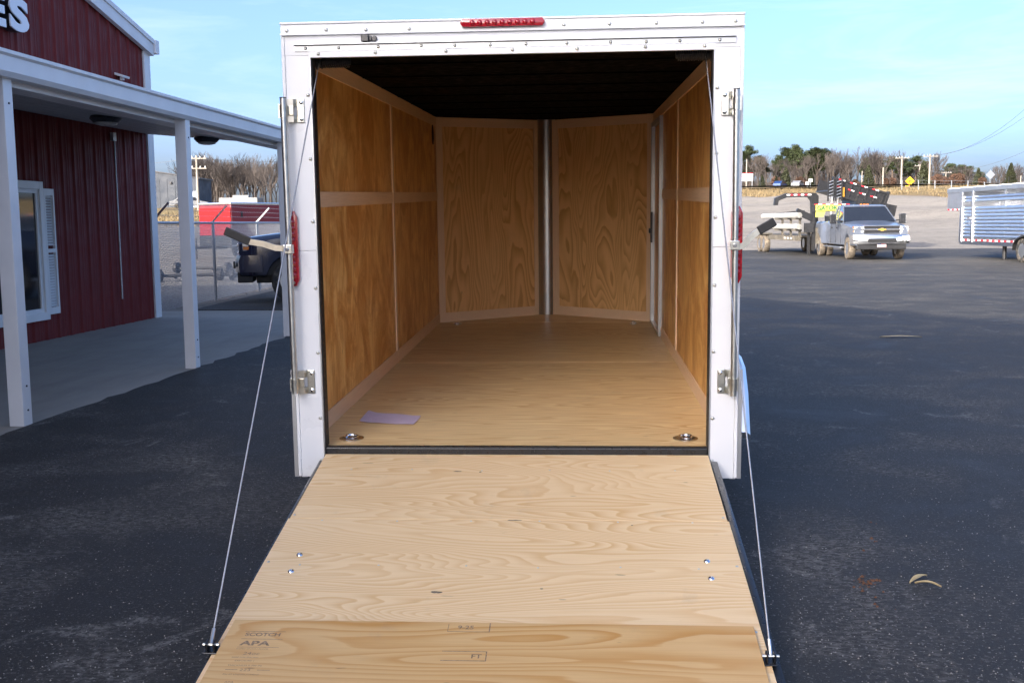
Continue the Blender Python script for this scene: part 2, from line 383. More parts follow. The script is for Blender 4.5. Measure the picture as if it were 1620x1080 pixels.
# ================================================================== SETTING
def coords(lo, hi, segs):
    out = []; 
    for a, b, st in segs:
        n = max(1, round((b-a)/st)); out += [a+(b-a)*i/n for i in range(n)]
    return out+[segs[-1][1]]
gx = coords(0, 0, ((-1500, -300, 150), (-300, -80, 10), (-80, 90, 2.2), (90, 300, 10), (300, 1500, 150)))
gy = coords(0, 0, ((-300, -40, 40), (-40, 44, 6), (44, 170, 2.0), (170, 330, 10), (330, 1800, 120)))
mb = MB(); rr = random.Random(3)
for yy in gy:
    for xx in gx:
        z = terrain(xx, yy)
        if -80 < xx < 90 and 62 < yy < 170: z += rr.uniform(-.06, .06)
        mb.v.append((xx, yy, z))
nx = len(gx)
for j in range(len(gy)-1):
    for i in range(nx-1): mb.f.append((j*nx+i, j*nx+i+1, (j+1)*nx+i+1, (j+1)*nx+i))
mb.build('ground', M['ground'], smooth=60, kind='structure')

# asphalt lot: left edge laps unevenly onto the porch slab, far edge meets the gravel
mb = MB(); rr = random.Random(5)
pts = []
yv = -60.
while yv < 13.2:
    pts.append((-3.74+.038*(yv-3)+rr.uniform(-.035, .035), yv)); yv += .22 if -2 < yv < 12 else 2.
pts += [(-3.6, 13.15), (-6.45, 13.25), (-6.55, 20), (-6.6, 28), (-6.0, 49.6)]
xv = -5.
while xv < 70:
    pts.append((xv, 48.7+rr.uniform(-.35, .35)-.03*xv)); xv += 1.1
pts += [(75, 46), (75, -60)]
n = len(pts); mb.add([(x, y, .014) for x, y in pts]+[(x, y, -.02) for x, y in pts], [tuple(range(n))]+[(i, n+i, n+(i+1) % n, (i+1) % n) for i in range(n)])
mb.build('asphalt_lot', M['asphalt'], kind='structure')
MB().box(-6.9, -3.3, -16, 13.05, -.05, .008).build('porch_slab', M['concrete'], kind='structure')
# far road on the bank
mb = MB(); rl = []
for i in range(60):
    xx = -60+i*5; yc = 140+.06*xx
    rl.append((xx, yc))
for i, (xx, yc) in enumerate(rl):
    zc = max(terrain(xx, yc-3.5), terrain(xx, yc+3.5), terrain(xx, yc))+.07
    mb.v += [(xx, yc-3.6, zc), (xx, yc+3.6, zc+.05)]
for i in range(len(rl)-1): mb.f.append((2*i, 2*i+2, 2*i+3, 2*i+1))
mb.build('road', M['road'], kind='structure')

# stones lying in the yard behind the fence
mb = MB(); rr = random.Random(11)
for i in range(5200):
    yv = rr.uniform(13, 34); xv = -6.8-rr.random()*(4+yv*.35)
    if xv > -6.75: continue
    s = rr.uniform(.012, .038); a = rr.random()*6.28; ca, sa = math.cos(a)*s, math.sin(a)*s; hh = s*rr.uniform(.5, .9)
    mb.add([(xv+ca, yv+sa, 0), (xv-sa, yv+ca, 0), (xv-ca*.8, yv-sa*.9, 0), (xv+sa, yv-ca, 0), (xv+ca*.3, yv+sa*.3, hh), (xv-ca*.4, yv-sa*.2, hh*.9)],
           ((0, 1, 4), (1, 2, 5), (1, 5, 4), (2, 3, 5), (3, 0, 4), (3, 4, 5)))
mb.build('gravel_stones', plain('stone', (.22, .21, .20), .9, 0, .35, 9.), kind='stuff')['label'] = 'loose pale gravel stones behind the chain-link fence'

# dry grass tufts on the bank
mb = MB(); rr = random.Random(12)
for i in range(16000):
    xv = rr.uniform(-45, 75); D = rr.uniform(107, 142) if xv < 34 else rr.uniform(72, 140)
    if xv < -12: D = rr.uniform(84, 130)
    yv = D-4; z = terrain(xv, yv); s = rr.uniform(.1, .42)
    for k in range(3):
        a = rr.random()*6.28; q = .035; lx, ly = rr.uniform(-.2, .2), rr.uniform(-.2, .2)
        px_, py_ = xv+rr.uniform(-.35, .35), yv+rr.uniform(-.35, .35)
        mb.add([(px_-q*math.cos(a), py_-q*math.sin(a), z-.05), (px_+q*math.cos(a), py_+q*math.sin(a), z-.05), (px_+lx, py_+ly, z+s)], ((0, 1, 2),))
mb.build('dry_grass', plain('dry_grass', (.17, .125, .062), .9, 0, .45, .7), kind='stuff')['label'] = 'tall dry straw-coloured grass along the roadside bank'

# ================================================================== RED METAL BUILDING
BD = Vector((.038, .99928, 0)); BN = Vector((.99928, -.038, 0)); BP = Vector((-6.6, 10, 0))
def bw(s, o, z):
    """s: position along the wall (about equal to world y), o: distance out from wall"""
    return BP + BD*(s-10) + BN*o + Vector((0, 0, z))
FAR, NEAR, RIDGE = 11.9, -26.0, -8.0  # unseen ridge and near end, made tall and long to shade the trailer
def rake(s): return 4.32 + .227*((FAR-s) if s > RIDGE else (FAR-RIDGE)-(RIDGE-s))
bld = thing('metal_building', 'dark red ribbed metal building with white trim and a covered porch', 'building', (0, 0, 0))
# each sheet of ribbed steel is a piece of its own
prof = ((0, 0), (.03, .022), (.055, .022), (.085, 0), (.155, 0), (.165, .006), (.175, .006), (.185, 0), (.205, 0), (.215, .006), (.225, .006), (.235, 0))
s0 = NEAR; PW = .305
def sheet(sa, ribs):
    mb = MB(); P = []
    for k in range(ribs):
        for (ds, o) in prof: P.append((sa+k*PW+ds, o))
    P.append((sa+ribs*PW, 0.))
    P = [(min(s_, FAR-.005), o) for s_, o in P]
    for s_, o in P: mb.v += [tuple(bw(s_, o+.03, .0)), tuple(bw(s_, o+.03, rake(s_)-.02))]
    for i in range(len(P)-1): mb.f.append((2*i, 2*i+2, 2*i+3, 2*i+1))
    return mb
sa = NEAR+.02
while sa < FAR-.05:
    sheet(sa, 3).build('wall_sheet', M['red_metal'], bld, smooth=35); sa += 3*PW
mb = MB()   # body behind the sheets, roof and far side
pl = [(NEAR, 0.), (FAR, 0.), (FAR, rake(FAR)), (RIDGE, rake(RIDGE)), (NEAR, rake(NEAR))]
mb.prism(pl, lambda s, z: bw(s, .02, z-.03 if z else 0), lambda s, z: bw(s, -22, z-.03 if z else 0)); mb.build('core_wall', M['red_metal'], bld)
mb = MB()
for (a, b) in ((FAR+.10, RIDGE), (RIDGE, NEAR-.35)):
    mb.add([bw(a, .125, rake(a)), bw(b, .125, rake(b)), bw(b, -22.3, rake(b)), bw(a, -22.3, rake(a)), bw(a, .125, rake(a)+.06), bw(b, .125, rake(b)+.06), bw(b, -22.3, rake(b)+.06), bw(a, -22.3, rake(a)+.06)],
           ((0, 1, 2, 3), (4, 5, 6, 7), (0, 1, 5, 4), (1, 2, 6, 5), (2, 3, 7, 6), (3, 0, 4, 7)))
mb.build('roof', plain('grey_roof', (.4, .41, .42), .4, .3), bld)
def rake_board(a, b, o0, o1, dz0, dz1):
    m_ = MB(); m_.add([bw(a, o0, rake(a)+dz0), bw(b, o0, rake(b)+dz0), bw(b, o0, rake(b)+dz1), bw(a, o0, rake(a)+dz1), bw(a, o1, rake(a)+dz0), bw(b, o1, rake(b)+dz0), bw(b, o1, rake(b)+dz1), bw(a, o1, rake(a)+dz1)],
           ((0, 1, 2, 3), (7, 6, 5, 4), (0, 4, 5, 1), (1, 5, 6, 2), (2, 6, 7, 3), (3, 7, 4, 0))); return m_
for (a, b) in ((FAR+.06, RIDGE), (RIDGE, NEAR)):
    rake_board(a, b, .055, .13, -.16, .10).build('rake_trim', M['white_trim'], bld, bevel=.006)
    rake_board(a, b, .132, .15, .02, .09).build('rake_lip', M['white_trim'], bld)
mb = MB(); a0 = FAR-.16
mb.add([bw(a0, .0, 0), bw(FAR+.05, .0, 0), bw(FAR+.05, .062, 0), bw(a0, .062, 0), bw(a0, 0, 4.2), bw(FAR+.05, 0, 4.2), bw(FAR+.05, .062, 4.2), bw(a0, .062, 4.2)], ((0, 3, 2, 1), (4, 5, 6, 7), (0, 1, 5, 4), (1, 2, 6, 5), (2, 3, 7, 6), (3, 0, 4, 7)))
mb.build('corner_trim', M['white_trim'], bld, bevel=.006)
def wbox(mb, s0_, s1_, o0, o1, z0, z1):
    P = [bw(s0_, o0, z0), bw(s1_, o0, z0), bw(s1_, o1, z0), bw(s0_, o1, z0), bw(s0_, o0, z1), bw(s1_, o0, z1), bw(s1_, o1, z1), bw(s0_, o1, z1)]
    return mb.add(P, ((0, 3, 2, 1), (4, 5, 6, 7), (0, 1, 5, 4), (1, 2, 6, 5), (2, 3, 7, 6), (3, 0, 4, 7)))
wbox(MB(), FAR+.06, FAR+.2, .0, .16, 4.19, 4.40).build('gutter_end', M['white_trim'], bld, bevel=.008)
# window with frame and glass, and one louvred shutter
win = MB()
for (a, b, z0, z1) in ((6.75, 6.83, .28, 2.05), (8.43, 8.52, .28, 2.05), (6.83, 8.43, .28, .38), (6.83, 8.43, 1.95, 2.05)): wbox(win, a, b, .02, .10, z0, z1)
wo_ = win.build('window', M['white_trim'], bld, bevel=.006)
inn = MB()
for (a, b, z0, z1) in ((6.83, 6.88, .38, 1.95), (8.37, 8.43, .38, 1.95), (6.88, 8.37, .38, .43), (6.88, 8.37, 1.90, 1.95), (7.60, 7.65, .43, 1.9)): wbox(inn, a, b, .03, .075, z0, z1)
inn.build('sash', M['white_trim'], wo_)
wbox(MB(), 6.86, 8.40, .035, .055, .40, 1.93).build('glass', M['glass'], wo_)
sh = MB()
S0, S1, Z0, Z1 = 8.53, 8.78, .34, 1.965
for (a, b, z0, z1) in ((S0, S0+.035, Z0, Z1), (S1-.035, S1, Z0, Z1), (S0+.035, S1-.035, Z0, Z0+.09), (S0+.035, S1-.035, Z1-.09, Z1), (S0+.035, S1-.035, 1.14, 1.19)): wbox(sh, a, b, .056, .095, z0, z1)
sho = sh.build('shutter', M['white_trim'], bld, bevel=.004)
lv = MB()
zz = Z0+.1
while zz < Z1-.1:
    if not 1.12 < zz < 1.2:
        lv.add([bw(S0+.036, .062, zz+.03), bw(S1-.036, .062, zz+.03), bw(S1-.036, .090, zz), bw(S0+.036, .090, zz), bw(S0+.036, .058, zz+.022), bw(S1-.036, .058, zz+.022)], ((0, 1, 2, 3), (3, 2, 5, 4)))
    zz += .036
lv.build('louvres', M['white_trim'], sho, kind='stuff')
# raised sign letters
def on_face(px, py): return 10+(onplane(px, py, bw(10, .2, 0), BN)-BP).dot(BD)
for ch, sa_, sb_ in (('E', on_face(-22, 40), on_face(9, 40)), ('S', on_face(15.5, 35), on_face(45, 35))):
    me = text_mesh(ch, .5, .045, .024)
    xs = [v.co.x for v in me.vertices]; ys_ = [v.co.y for v in me.vertices]; kx = (sb_-sa_)/(max(xs)-min(xs)); ky = .40/(max(ys_)-min(ys_)); mx, my = min(xs), min(ys_)
    for v in me.vertices: v.co.x = (v.co.x-mx)*kx; v.co.y = (v.co.y-my)*ky
    for name, mm, o_, zf in (('letter_face', M['sign_face'], .200, .2), ('letter_return', M['black'], .132, 1.3)):
        m2 = me.copy(); m2.materials.clear(); m2.materials.append(mm)
        for v in m2.vertices: v.co.z *= zf
        ob = bpy.data.objects.new(name, m2); COL.objects.link(ob); ob.parent = bld
        ob.matrix_basis = Matrix.Translation(bw(sa_, o_, onplane(38, 53, bw(10, .2, 0), BN).z)) @ Matrix(((BD.x, 0, BN.x), (BD.y, 0, BN.y), (0, 1, 0))).to_4x4()
# porch: posts, sloped soffit boards, gutter fascia, roof, lights
for s_, px_ in ((2.74, 0), (5.83, 0), (8.88, 0), (-.35, 0), (-3.4, 0)):
    c = Vector((-3.84+.038*(s_-2.74)+.0, s_, 0)); 
    if s_ > 5: c.x += .04 if s_ < 7 else .09
    b_ = MB(); b_.obox((c.x, c.y, 1.29), (.115, .115, 2.62), (0, 0, -.038)); po = b_.build('post', M['white_trim'], bld, bevel=.006)
    hb = MB()
    for zb in (.12, .30, 2.35): hb.cyl((c.x+.055, c.y, zb), (c.x+.064, c.y, zb), .008, 6)
    hb.build('post_bolts', M['dark_metal'], po)
OUT = 2.98
def soff(o): return 2.915-.36*o/OUT
nb = 10; bwid = OUT/nb
for k in range(nb):
    o0, o1 = k*bwid+.013, (k+1)*bwid-.013
    def e_end(o): return 11.75-1.75*(o/OUT)
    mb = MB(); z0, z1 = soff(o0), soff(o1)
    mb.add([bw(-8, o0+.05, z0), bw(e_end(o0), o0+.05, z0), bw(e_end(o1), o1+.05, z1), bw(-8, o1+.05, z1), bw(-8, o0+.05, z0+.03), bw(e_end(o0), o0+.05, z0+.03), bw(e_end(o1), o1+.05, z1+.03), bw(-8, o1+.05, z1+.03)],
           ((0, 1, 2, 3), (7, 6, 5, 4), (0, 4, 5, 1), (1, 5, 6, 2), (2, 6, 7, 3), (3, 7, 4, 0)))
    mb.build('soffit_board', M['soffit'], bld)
mb = MB(); mb.add([bw(-8, .05, 2.96), bw(11.72, .05, 2.96), bw(9.98, OUT+.05, 2.60), bw(-8, OUT+.05, 2.60), bw(-8, .05, 3.16), bw(11.72, .05, 3.16), bw(9.98, OUT+.05, 2.70), bw(-8, OUT+.05, 2.70)],
       ((0, 1, 2, 3), (7, 6, 5, 4), (0, 4, 5, 1), (1, 5, 6, 2), (2, 6, 7, 3), (3, 7, 4, 0)))
mb.build('porch_roof', plain('porch_roof', (.4, .41, .42), .4, .3), bld)
gp = [(0, 2.525), (.10, 2.525), (.125, 2.56), (.125, 2.665), (.15, 2.68), (.15, 2.705), (.0, 2.705)]
mb = MB(); mb.prism(gp, lambda o, z: bw(-8, OUT+.06+o, z), lambda o, z: bw(10.05, OUT+.06+o, z)); mb.build('gutter', M['white_trim'], bld, smooth=30)
mb = MB(); wbox(mb, -8, 9.9, OUT-.16, OUT+.04, 2.485, 2.545); mb.build('porch_beam', M['white_trim'], bld, bevel=.005)
def soffit_light(c):
    l = MB(); l.lathe(((.17, 0), (.18, -.03), (.14, -.075)), 20, Matrix.Translation(c)); lo = l.build('soffit_light', M['dark_metal'], bld, smooth=40)
    g_ = MB(); g_.lathe(((.128, -.07), (.12, -.095), (.06, -.11)), 20, Matrix.Translation(c)); g_.build('lamp_glass', M['lampglass'], lo, smooth=60)
for (px_, py_) in ((167, 184), (327, 217)):
    d = ray(px_, py_); t_ = 0
    # meet the sloped soffit
    for i in range(400):
        t_ += .05; p = CAM+d*t_; o_ = (p-BP).dot(BN)-.05
        if o_ < OUT+.3 and p.z > soff(max(0, o_)): break
    soffit_light(p)
mb = MB(); c = bw(10.55, .05, 2.78); mb.box(c.x, c.x+.05, c.y-.05, c.y+.05, 2.72, 2.84); mb.cyl(bw(10.55, .09, 0.4), bw(10.55, .09, 2.75), .012, 8)
mb.build('wall_conduit', M['galv'], bld)
mb = MB(); c = bw(10.9, .09, 3.70); mb.obox(c, (.14, .24, .035), (0, .3, 0)); mb.obox(c+Vector((0, 0, -.04)), (.05, .06, .05)); mb.build('wall_lamp', M['white_trim'], bld, bevel=.006)

# ================================================================== OPEN CARGO TRAILER
TR = thing('cargo_trailer', 'white enclosed cargo trailer with its plywood rear ramp lowered', 'trailer', (0, 0, .44), rot=(.028, 0, 0))
WO, WI, WW = 1.0016, .8798, .9576
ZT, ZO, ZB, ZC = 1.8986, 1.7474, -.1407, 1.822
LY, AY = 4.72, 5.33          # end of the straight walls, tip of the V nose
AX = .0
# --- rear frame
for sx in (-1, 1):
    def bx(mb, a, b, y0, y1, z0, z1): return mb.box(min(sx*a, sx*b), max(sx*a, sx*b), y0, y1, z0, z1)
    p = bx(MB(), WI+.004, WO-.012, 0, .05, .905, ZO+.01).build('rear_post', M['white'], TR, bevel=.002)
    bx(MB(), WI+.004, WO-.012, 0.0, .05, ZB, .9035).build('rear_post', M['white'], TR, bevel=.002)
    mb = bx(MB(), WO-.0115, WO+.004, -.004, .06, ZB+.002, 1.842); mb.build('corner_trim', M['white'], TR, bevel=.004)
    bx(MB(), WI-.002, WI+.0035, -.003, .012, -.06, ZO).build('jamb_edge', M['alu'], TR)
    bx(MB(), WI-.006, WI+.004, .012, .07, -.02, ZO+.02).build('door_seal', M['black'], TR)
    # outer strip of bare aluminium at the bottom corner
    bx(MB(), WO+.0045, WO+.022, -.002, .05, ZB+.0, .36).build('corner_strip', M['alu'], TR)
    # tail light: bevelled red lens with a row of diodes
    cx = -.985 if sx < 0 else .985
    zc, hl, hw = .914, .168, .024
    ol = [(-hw, -hl+.03), (-hw*.45, -hl), (hw*.45, -hl), (hw, -hl+.03), (hw, hl-.03), (hw*.45, hl), (-hw*.45, hl), (-hw, hl-.03)]
    tl = MB(); tl.prism(ol, lambda a, b: (cx+a, -.024, zc+b), lambda a, b: (cx+a*1.08, -.0045, zc+b*1.01))
    tlo = tl.build('tail_light', M['lens'], TR, bevel=.004, smooth=40)
    for k in range(10):
        if k in (4, 5): continue
        zz = zc-hl+.05+k*(2*hl-.1)/9
        d = MB(); d.lathe(((.015, 0), (.012, .006), (.004, .009)), 10, Matrix.Translation((cx, -.024, zz)) @ Matrix.Rotation(math.pi/2, 4, 'X')); d.build('diode', M['lens'], tlo, smooth=60)
    MB().box(cx-.019, cx+.019, -.0285, -.0242, zc-.035, zc+.035).build('reflector', M['reflect'], tlo)
    for zz in (zc-hl+.016, zc+hl-.016):
        d = MB(); d.lathe(((.007, 0), (.005, .004)), 8, Matrix.Translation((cx, -.0242, zz)) @ Matrix.Rotation(math.pi/2, 4, 'X')); d.build('lens_screw', M['zinc'], tlo)
    # screws down the jamb edge of the post
    sc = MB()
    for zz in (1.588, 1.31, 1.034, .736, .44, .137, -.06):
        sc.lathe(((.0085, 0), (.0065, .005), (.002, .0065)), 8, Matrix.Translation((sx*(WI+.014), -.0005, zz)) @ Matrix.Rotation(math.pi/2, 4, 'X'))
    sc.build('post_screws', M['zinc'], TR, smooth=50, kind='stuff')
    # bar lock: rod, two hinge brackets, lever with rubber grip
    rx0, rz0, rx1, rz1 = (-.991, 1.571, -.990, .262) if sx < 0 else (.967, 1.573, .975, .250)
    rod = MB().cyl((rx1, -.06, rz1), (rx0, -.06, rz0), .0135, 16).build('lock_rod', M['steel'], TR, smooth=40)
    MB().cyl((rx0, -.06, rz0), (rx0, -.06, rz0+.004), .0145, 16).build('rod_cap', M['dark_metal'], rod)
    for zt_, zb_ in ((1.572, 1.468), (.362, .252)):
        zm = (zt_+zb_)/2; xi = sx*.912; xp = sx*.946
        hb = MB(); hb.box(min(xi, xp), max(xi, xp), -.006, 0, zb_, zt_)
        ho = hb.build('lock_bracket', M['zinc'], TR, bevel=.004)
        for zz in (zt_-.016, zb_+.016):
            d = MB(); d.lathe(((.0095, 0), (.0085, .005), (.003, .0075)), 12, Matrix.Translation((sx*.925, -.006, zz)) @ Matrix.Rotation(math.pi/2, 4, 'X')); d.build('bracket_bolt', M['chrome'], ho, smooth=50)
        # folded knuckles standing out from the post
        for (za, zb2) in ((zt_-.032, zt_-.002), (zb_+.002, zb_+.032)):
            kn = MB(); kn.add([(xp, -.004, za), (xp, -.004, zb2), (xp+sx*.010, -.024, zb2), (xp+sx*.010, -.024, za), (xp+sx*.036, -.030, za), (xp+sx*.036, -.030, zb2), (xp+sx*.036, -.002, zb2), (xp+sx*.036, -.002, za)],
                   ((0, 1, 2, 3), (3, 2, 5, 4), (4, 5, 6, 7), (1, 6, 5, 2), (0, 3, 4, 7)))
            kn.build('knuckle', M['zinc_yellow'] if sx < 0 else M['zinc'], ho)
        st = MB(); x1 = xp+sx*.006; x2 = (rx0 if zm > 1 else rx1)
        st.box(min(x1, x2), max(x1, x2), -.040, -.034, zm-.021, zm+.021)
        st.build('strap', M['zinc_yellow'] if sx < 0 else M['zinc'], ho, bevel=.002)
        sl_ = MB(); xr = x2+sx*.006; sl_.cyl((x2, -.06, zm-.03), (x2, -.06, zm+.022), .0165, 16); sl_.box(min(xr, xr+sx*.014), max(xr, xr+sx*.014), -.068, -.050, zm-.034, zm+.026)
        sl_.build('rod_sleeve', M['zinc'], ho, smooth=40)
    if sx < 0: path = [(-1.0, .918), (-1.045, .922), (-1.10, .940), (-1.165, .951), (-1.205, .968)]; grip = [(-1.160, .950), (-1.27, 1.000)]
    else: path = [(.978, .906), (1.005, .915), (1.03, .945), (1.062, .972), (1.08, .980)]; grip = [(1.066, .976), (1.136, 1.016)]
    lv_ = MB(); up = Vector((0, 0, 1)); hw = .013
    ring = []
    for k, (xx, zz) in enumerate(path):
        a = path[max(0, k-1)]; b = path[min(len(path)-1, k+1)]; d = Vector((b[0]-a[0], 0, b[1]-a[1])).normalized(); nrm = Vector((-d.z, 0, d.x))
        if nrm.z < 0: nrm = -nrm
        c = Vector((xx, -.083, zz)); ring.append([c-nrm*hw+Vector((0, -.003, 0)), c+nrm*hw+Vector((0, -.003, 0)), c+nrm*hw+Vector((0, .003, 0)), c-nrm*hw+Vector((0, .003, 0))])
    lv_.loft(ring); lvo = lv_.build('lever', M['zinc_yellow'] if sx < 0 else M['zinc'], TR, smooth=25)
    (xa, za), (xb, zb3) = grip
    MB().beam((xa, -.083, za), (xb, -.083, zb3), .013, .038, (0, 0, 1)).build('grip', M['black'], lvo, bevel=.004)
    cl = MB(); cl.box(min(rx0-.02, rx0+.02), rx0+.02, -.092, -.05, .895, .935); cl.build('lever_clamp', M['zinc'], lvo, bevel=.003)
    d = MB(); d.lathe(((.010, 0), (.008, .006)), 10, Matrix.Translation((rx0, -.092, .915)) @ Matrix.Rotation(math.pi/2, 4, 'X')); d.build('pivot_bolt', M['chrome'], lvo)
# --- header
MB().box(-WO-.004, WO+.004, -.014, .08, ZT-.010, ZT).build('roof_trim', M['white'], TR, bevel=.003)
MB().box(-WO-.002, WO+.002, -.010, .05, 1.842, ZT-.0105).build('header_band', M['white'], TR, bevel=.003)
MB().box(-WO-.002, WO+.002, -.016, -.0105, 1.8425, 1.850).build('header_bead', M['white'], TR)
MB().box(-WO+.012, WO-.012, 0, .05, ZO+.011, 1.8415).build('header_panel', M['white'], TR)
mb = MB(); mb.prism([(0, 1.7755), (-.005, 1.7755), (-.005, 1.797), (-.028, 1.800), (-.028, 1.8035), (0, 1.8045)], lambda y, z: (-.945, y-.0005, z), lambda y, z: (.968, y-.0005, z)); mb.build('drip_rail', M['alu'], TR)
MB().box(-.885, .885, -.004, .02, ZO, 1.7745).build('header_edge', M['white'], TR, bevel=.001)
sc = MB(); rr = random.Random(2)
for xx in (-.975, -.80, -.625, -.435, .235, .43, .63, .825, .965): sc.lathe(((.0085, 0), (.0065, .005), (.002, .0065)), 8, Matrix.Translation((xx, -.0105, 1.861+rr.uniform(-.002, .002))) @ Matrix.Rotation(math.pi/2, 4, 'X'))
for k in range(12): sc.lathe(((.008, 0), (.006, .005), (.002, .0065)), 8, Matrix.Translation((-.90+k*.165+rr.uniform(-.02, .02), -.006, 1.786+rr.uniform(-.002, .002))) @ Matrix.Rotation(math.pi/2, 4, 'X'))
for k in range(7): sc.lathe(((.008, 0), (.006, .005), (.002, .0065)), 8, Matrix.Translation((-.86+k*.285+rr.uniform(-.02, .02), -.0045, 1.762+rr.uniform(-.002, .002))) @ Matrix.Rotation(math.pi/2, 4, 'X'))
sc.build('header_screws', M['zinc'], TR, smooth=50, kind='stuff')
mb = MB(); ol = [(-.182, -.004), (-.172, -.017), (.172, -.017), (.182, -.004), (.182, .004), (.172, .017), (-.172, .017), (-.182, .004)]
mb.prism(ol, lambda a, b: (-.029+a, -.032, 1.876+b), lambda a, b: (-.029+a, -.0102, 1.876+b)); cl = mb.build('clearance_light', M['lens'], TR, bevel=.004, smooth=40)
for k in range(9):
    d = MB(); d.lathe(((.012, 0), (.009, .005), (.003, .007)), 10, Matrix.Translation((-.029-.13+k*.0325, -.032, 1.876)) @ Matrix.Rotation(math.pi/2, 4, 'X')); d.build('diode', M['lens'], cl, smooth=60)
mb = MB(); mb.box(-.645, -.612, -.03, -.0005, 1.808, 1.838); mb.box(-.612, -.600, -.018, -.0005, 1.812, 1.832); mb.cyl((-.590, -.012, 1.822), (-.590, -.0005, 1.822), .0125, 14)
mb.build('plate_lamp', M['blackpaint'], TR, bevel=.003)
# --- floor sheets
seams = [.02, 1.245, 2.44, 3.655, 4.70]
for a, b in zip(seams[:-1], seams[1:]):
    MB().box(-WW-.02, WW+.02, a+.0012, b-.0012, -.018, random.uniform(-.0012, .0)).build('floor_sheet', M['floor_ply'], TR)
mb = MB(); mb.add([(-WW-.02, 4.7035, -.018), (WW+.02, 4.7035, -.018), (0.05, AY+.03, -.018), (-.05, AY+.03, -.018), (-WW-.02, 4.7035, 0), (WW+.02, 4.7035, 0), (0.05, AY+.03, 0), (-.05, AY+.03, 0)], ((0, 3, 2, 1), (4, 5, 6, 7), (0, 1, 5, 4), (1, 2, 6, 5), (2, 3, 7, 6), (3, 0, 4, 7)))
mb.build('floor_sheet', M['floor_ply'], TR)
MB().box(-WW-.03, WW+.03, .02, LY, -.05, -.0185).build('floor_frame', M['blackpaint'], TR)
MB().box(-WI+.008, WI-.008, -.004, .0225, -.034, -.0035).build('threshold', M['blackpaint'], TR, bevel=.003)
MB().box(-WI+.004, WI-.004, .004, .0228, -.004, .0035).build('threshold_lip', M['blackpaint'], TR)
MB().cyl((-WI, -.004, -.046), (WI, -.004, -.046), .011, 12).build('ramp_hinge', M['blackpaint'], TR, smooth=40)
MB().box(-WI+.005, WI-.005, .012, .05, -.16, -.058).build('rear_sill', M['blackpaint'], TR)
# recessed tie-down rings
for (xx, yy, s) in ((-.789, .168, 1.), (.792, .182, 1.), (-.782, 4.58, .7), (.783, 4.56, .7)):
    mb = MB(); mb.lathe(((.058*s, .0005), (.058*s, .004), (.048*s, .0055), (.036*s, .001)), 24, Matrix.Translation((xx, yy, 0))); o = mb.build('tie_down_ring', M['ring'], TR, smooth=60)
    t2 = MB(); pth = [(xx+.03*s*math.cos(a), yy+.03*s*math.sin(a), .012) for a in [k*math.pi/10 for k in range(-3, 14)]]
    t2.tube(pth, .0055, 6); t2.build('ring_bail', M['chrome'], o, smooth=60)
# --- walls
MIDZ = (1.092, 1.167); TB = .085; TT = .08
for sx in (-1, 1):
    def wb(y0, y1, z0, z1, t0=.0, t1=.012): 
        return MB().box(min(sx*(WW-t0), sx*(WW+t1)), max(sx*(WW-t0), sx*(WW+t1)), y0, y1, z0, z1)
    spans = ((.055, 2.44), (2.444, 4.70)) if sx < 0 else ((.055, 2.44), (2.444, 3.70))
    for (a, b) in spans:
        wb(a, b, .0, 1.128).build('wall_panel', M['wall_ply'], TR)
        wb(a, b, 1.131, ZC).build('wall_panel', M['wall_ply'], TR)
        wb(a, b, MIDZ[0], MIDZ[1], .006, -.0004).build('mid_trim', M['luan_y'], TR)
        wb(a, b, .0005, TB, .0065, -.0004).build('base_trim', M['luan_y'], TR)
    wb(.055, 4.70, ZC-TT, ZC, .0065, -.0004).build('top_trim', M['luan_y'], TR)
    wb(2.415, 2.467, TB+.001, ZC-TT-.001, .0085, -.0004).build('seam_trim', M['luan'], TR)
    # outer skin
    MB().box(min(sx*(WO-.03), sx*WO), max(sx*(WO-.03), sx*WO), .055, 4.78, -.12, 1.86).build('side_skin', M['white_side'], TR)
    MB().box(min(sx*(WO-.02), sx*(WO+.006)), max(sx*(WO-.02), sx*(WO+.006)), .062, 4.78, -.16, -.121).build('bottom_trim', M['alu'], TR)
# side door on the right-hand wall
wb2 = lambda y0, y1, z0, z1, t0, t1: MB().box(WW-t0, WW+t1, y0, y1, z0, z1)
wb2(4.64, 4.70, 0, ZC, 0, .012).build('wall_panel', M['wall_ply'], TR)
wb2(3.702, 4.638, 1.735, ZC, 0, .012).build('wall_panel', M['wall_ply'], TR)
df = MB()
for (a, b, z0, z1) in ((3.702, 3.745, .004, 1.735), (4.595, 4.638, .004, 1.735), (3.746, 4.594, 1.695, 1.735), (3.746, 4.594, .004, .03)): df.box(WW-.028, WW+.02, a, b, z0, z1)
dfo = df.build('side_door', M['dull_alu'], TR, bevel=.003)
MB().box(WW+.004, WW+.018, 3.746, 4.594, .031, 1.694).build('door_skin', M['wall_ply'], dfo)
mb = MB(); mb.box(WW-.045, WW-.0285, 4.35, 4.42, .72, .98); mb.box(WW-.06, WW-.029, 4.36, 4.40, .80, .84); mb.build('door_latch', M['dark_metal'], dfo, bevel=.004)
mb = MB()
for zz in (.9, 1.02): mb.box(WW-.0295, WW-.0285, 3.715, 3.73, zz, zz+.018)
mb.build('screw_slots', M['black'], dfo)
# vent on the left wall
mb = MB(); mb.lathe(((.05, 0), (.05, .006), (.03, .01)), 14, Matrix.Translation((-WW, 4.5, 1.66)) @ Matrix.Rotation(math.pi/2, 4, 'Y') @ Matrix.Diagonal((1.7, 1, 1, 1))); mb.build('vent', M['black'], TR)
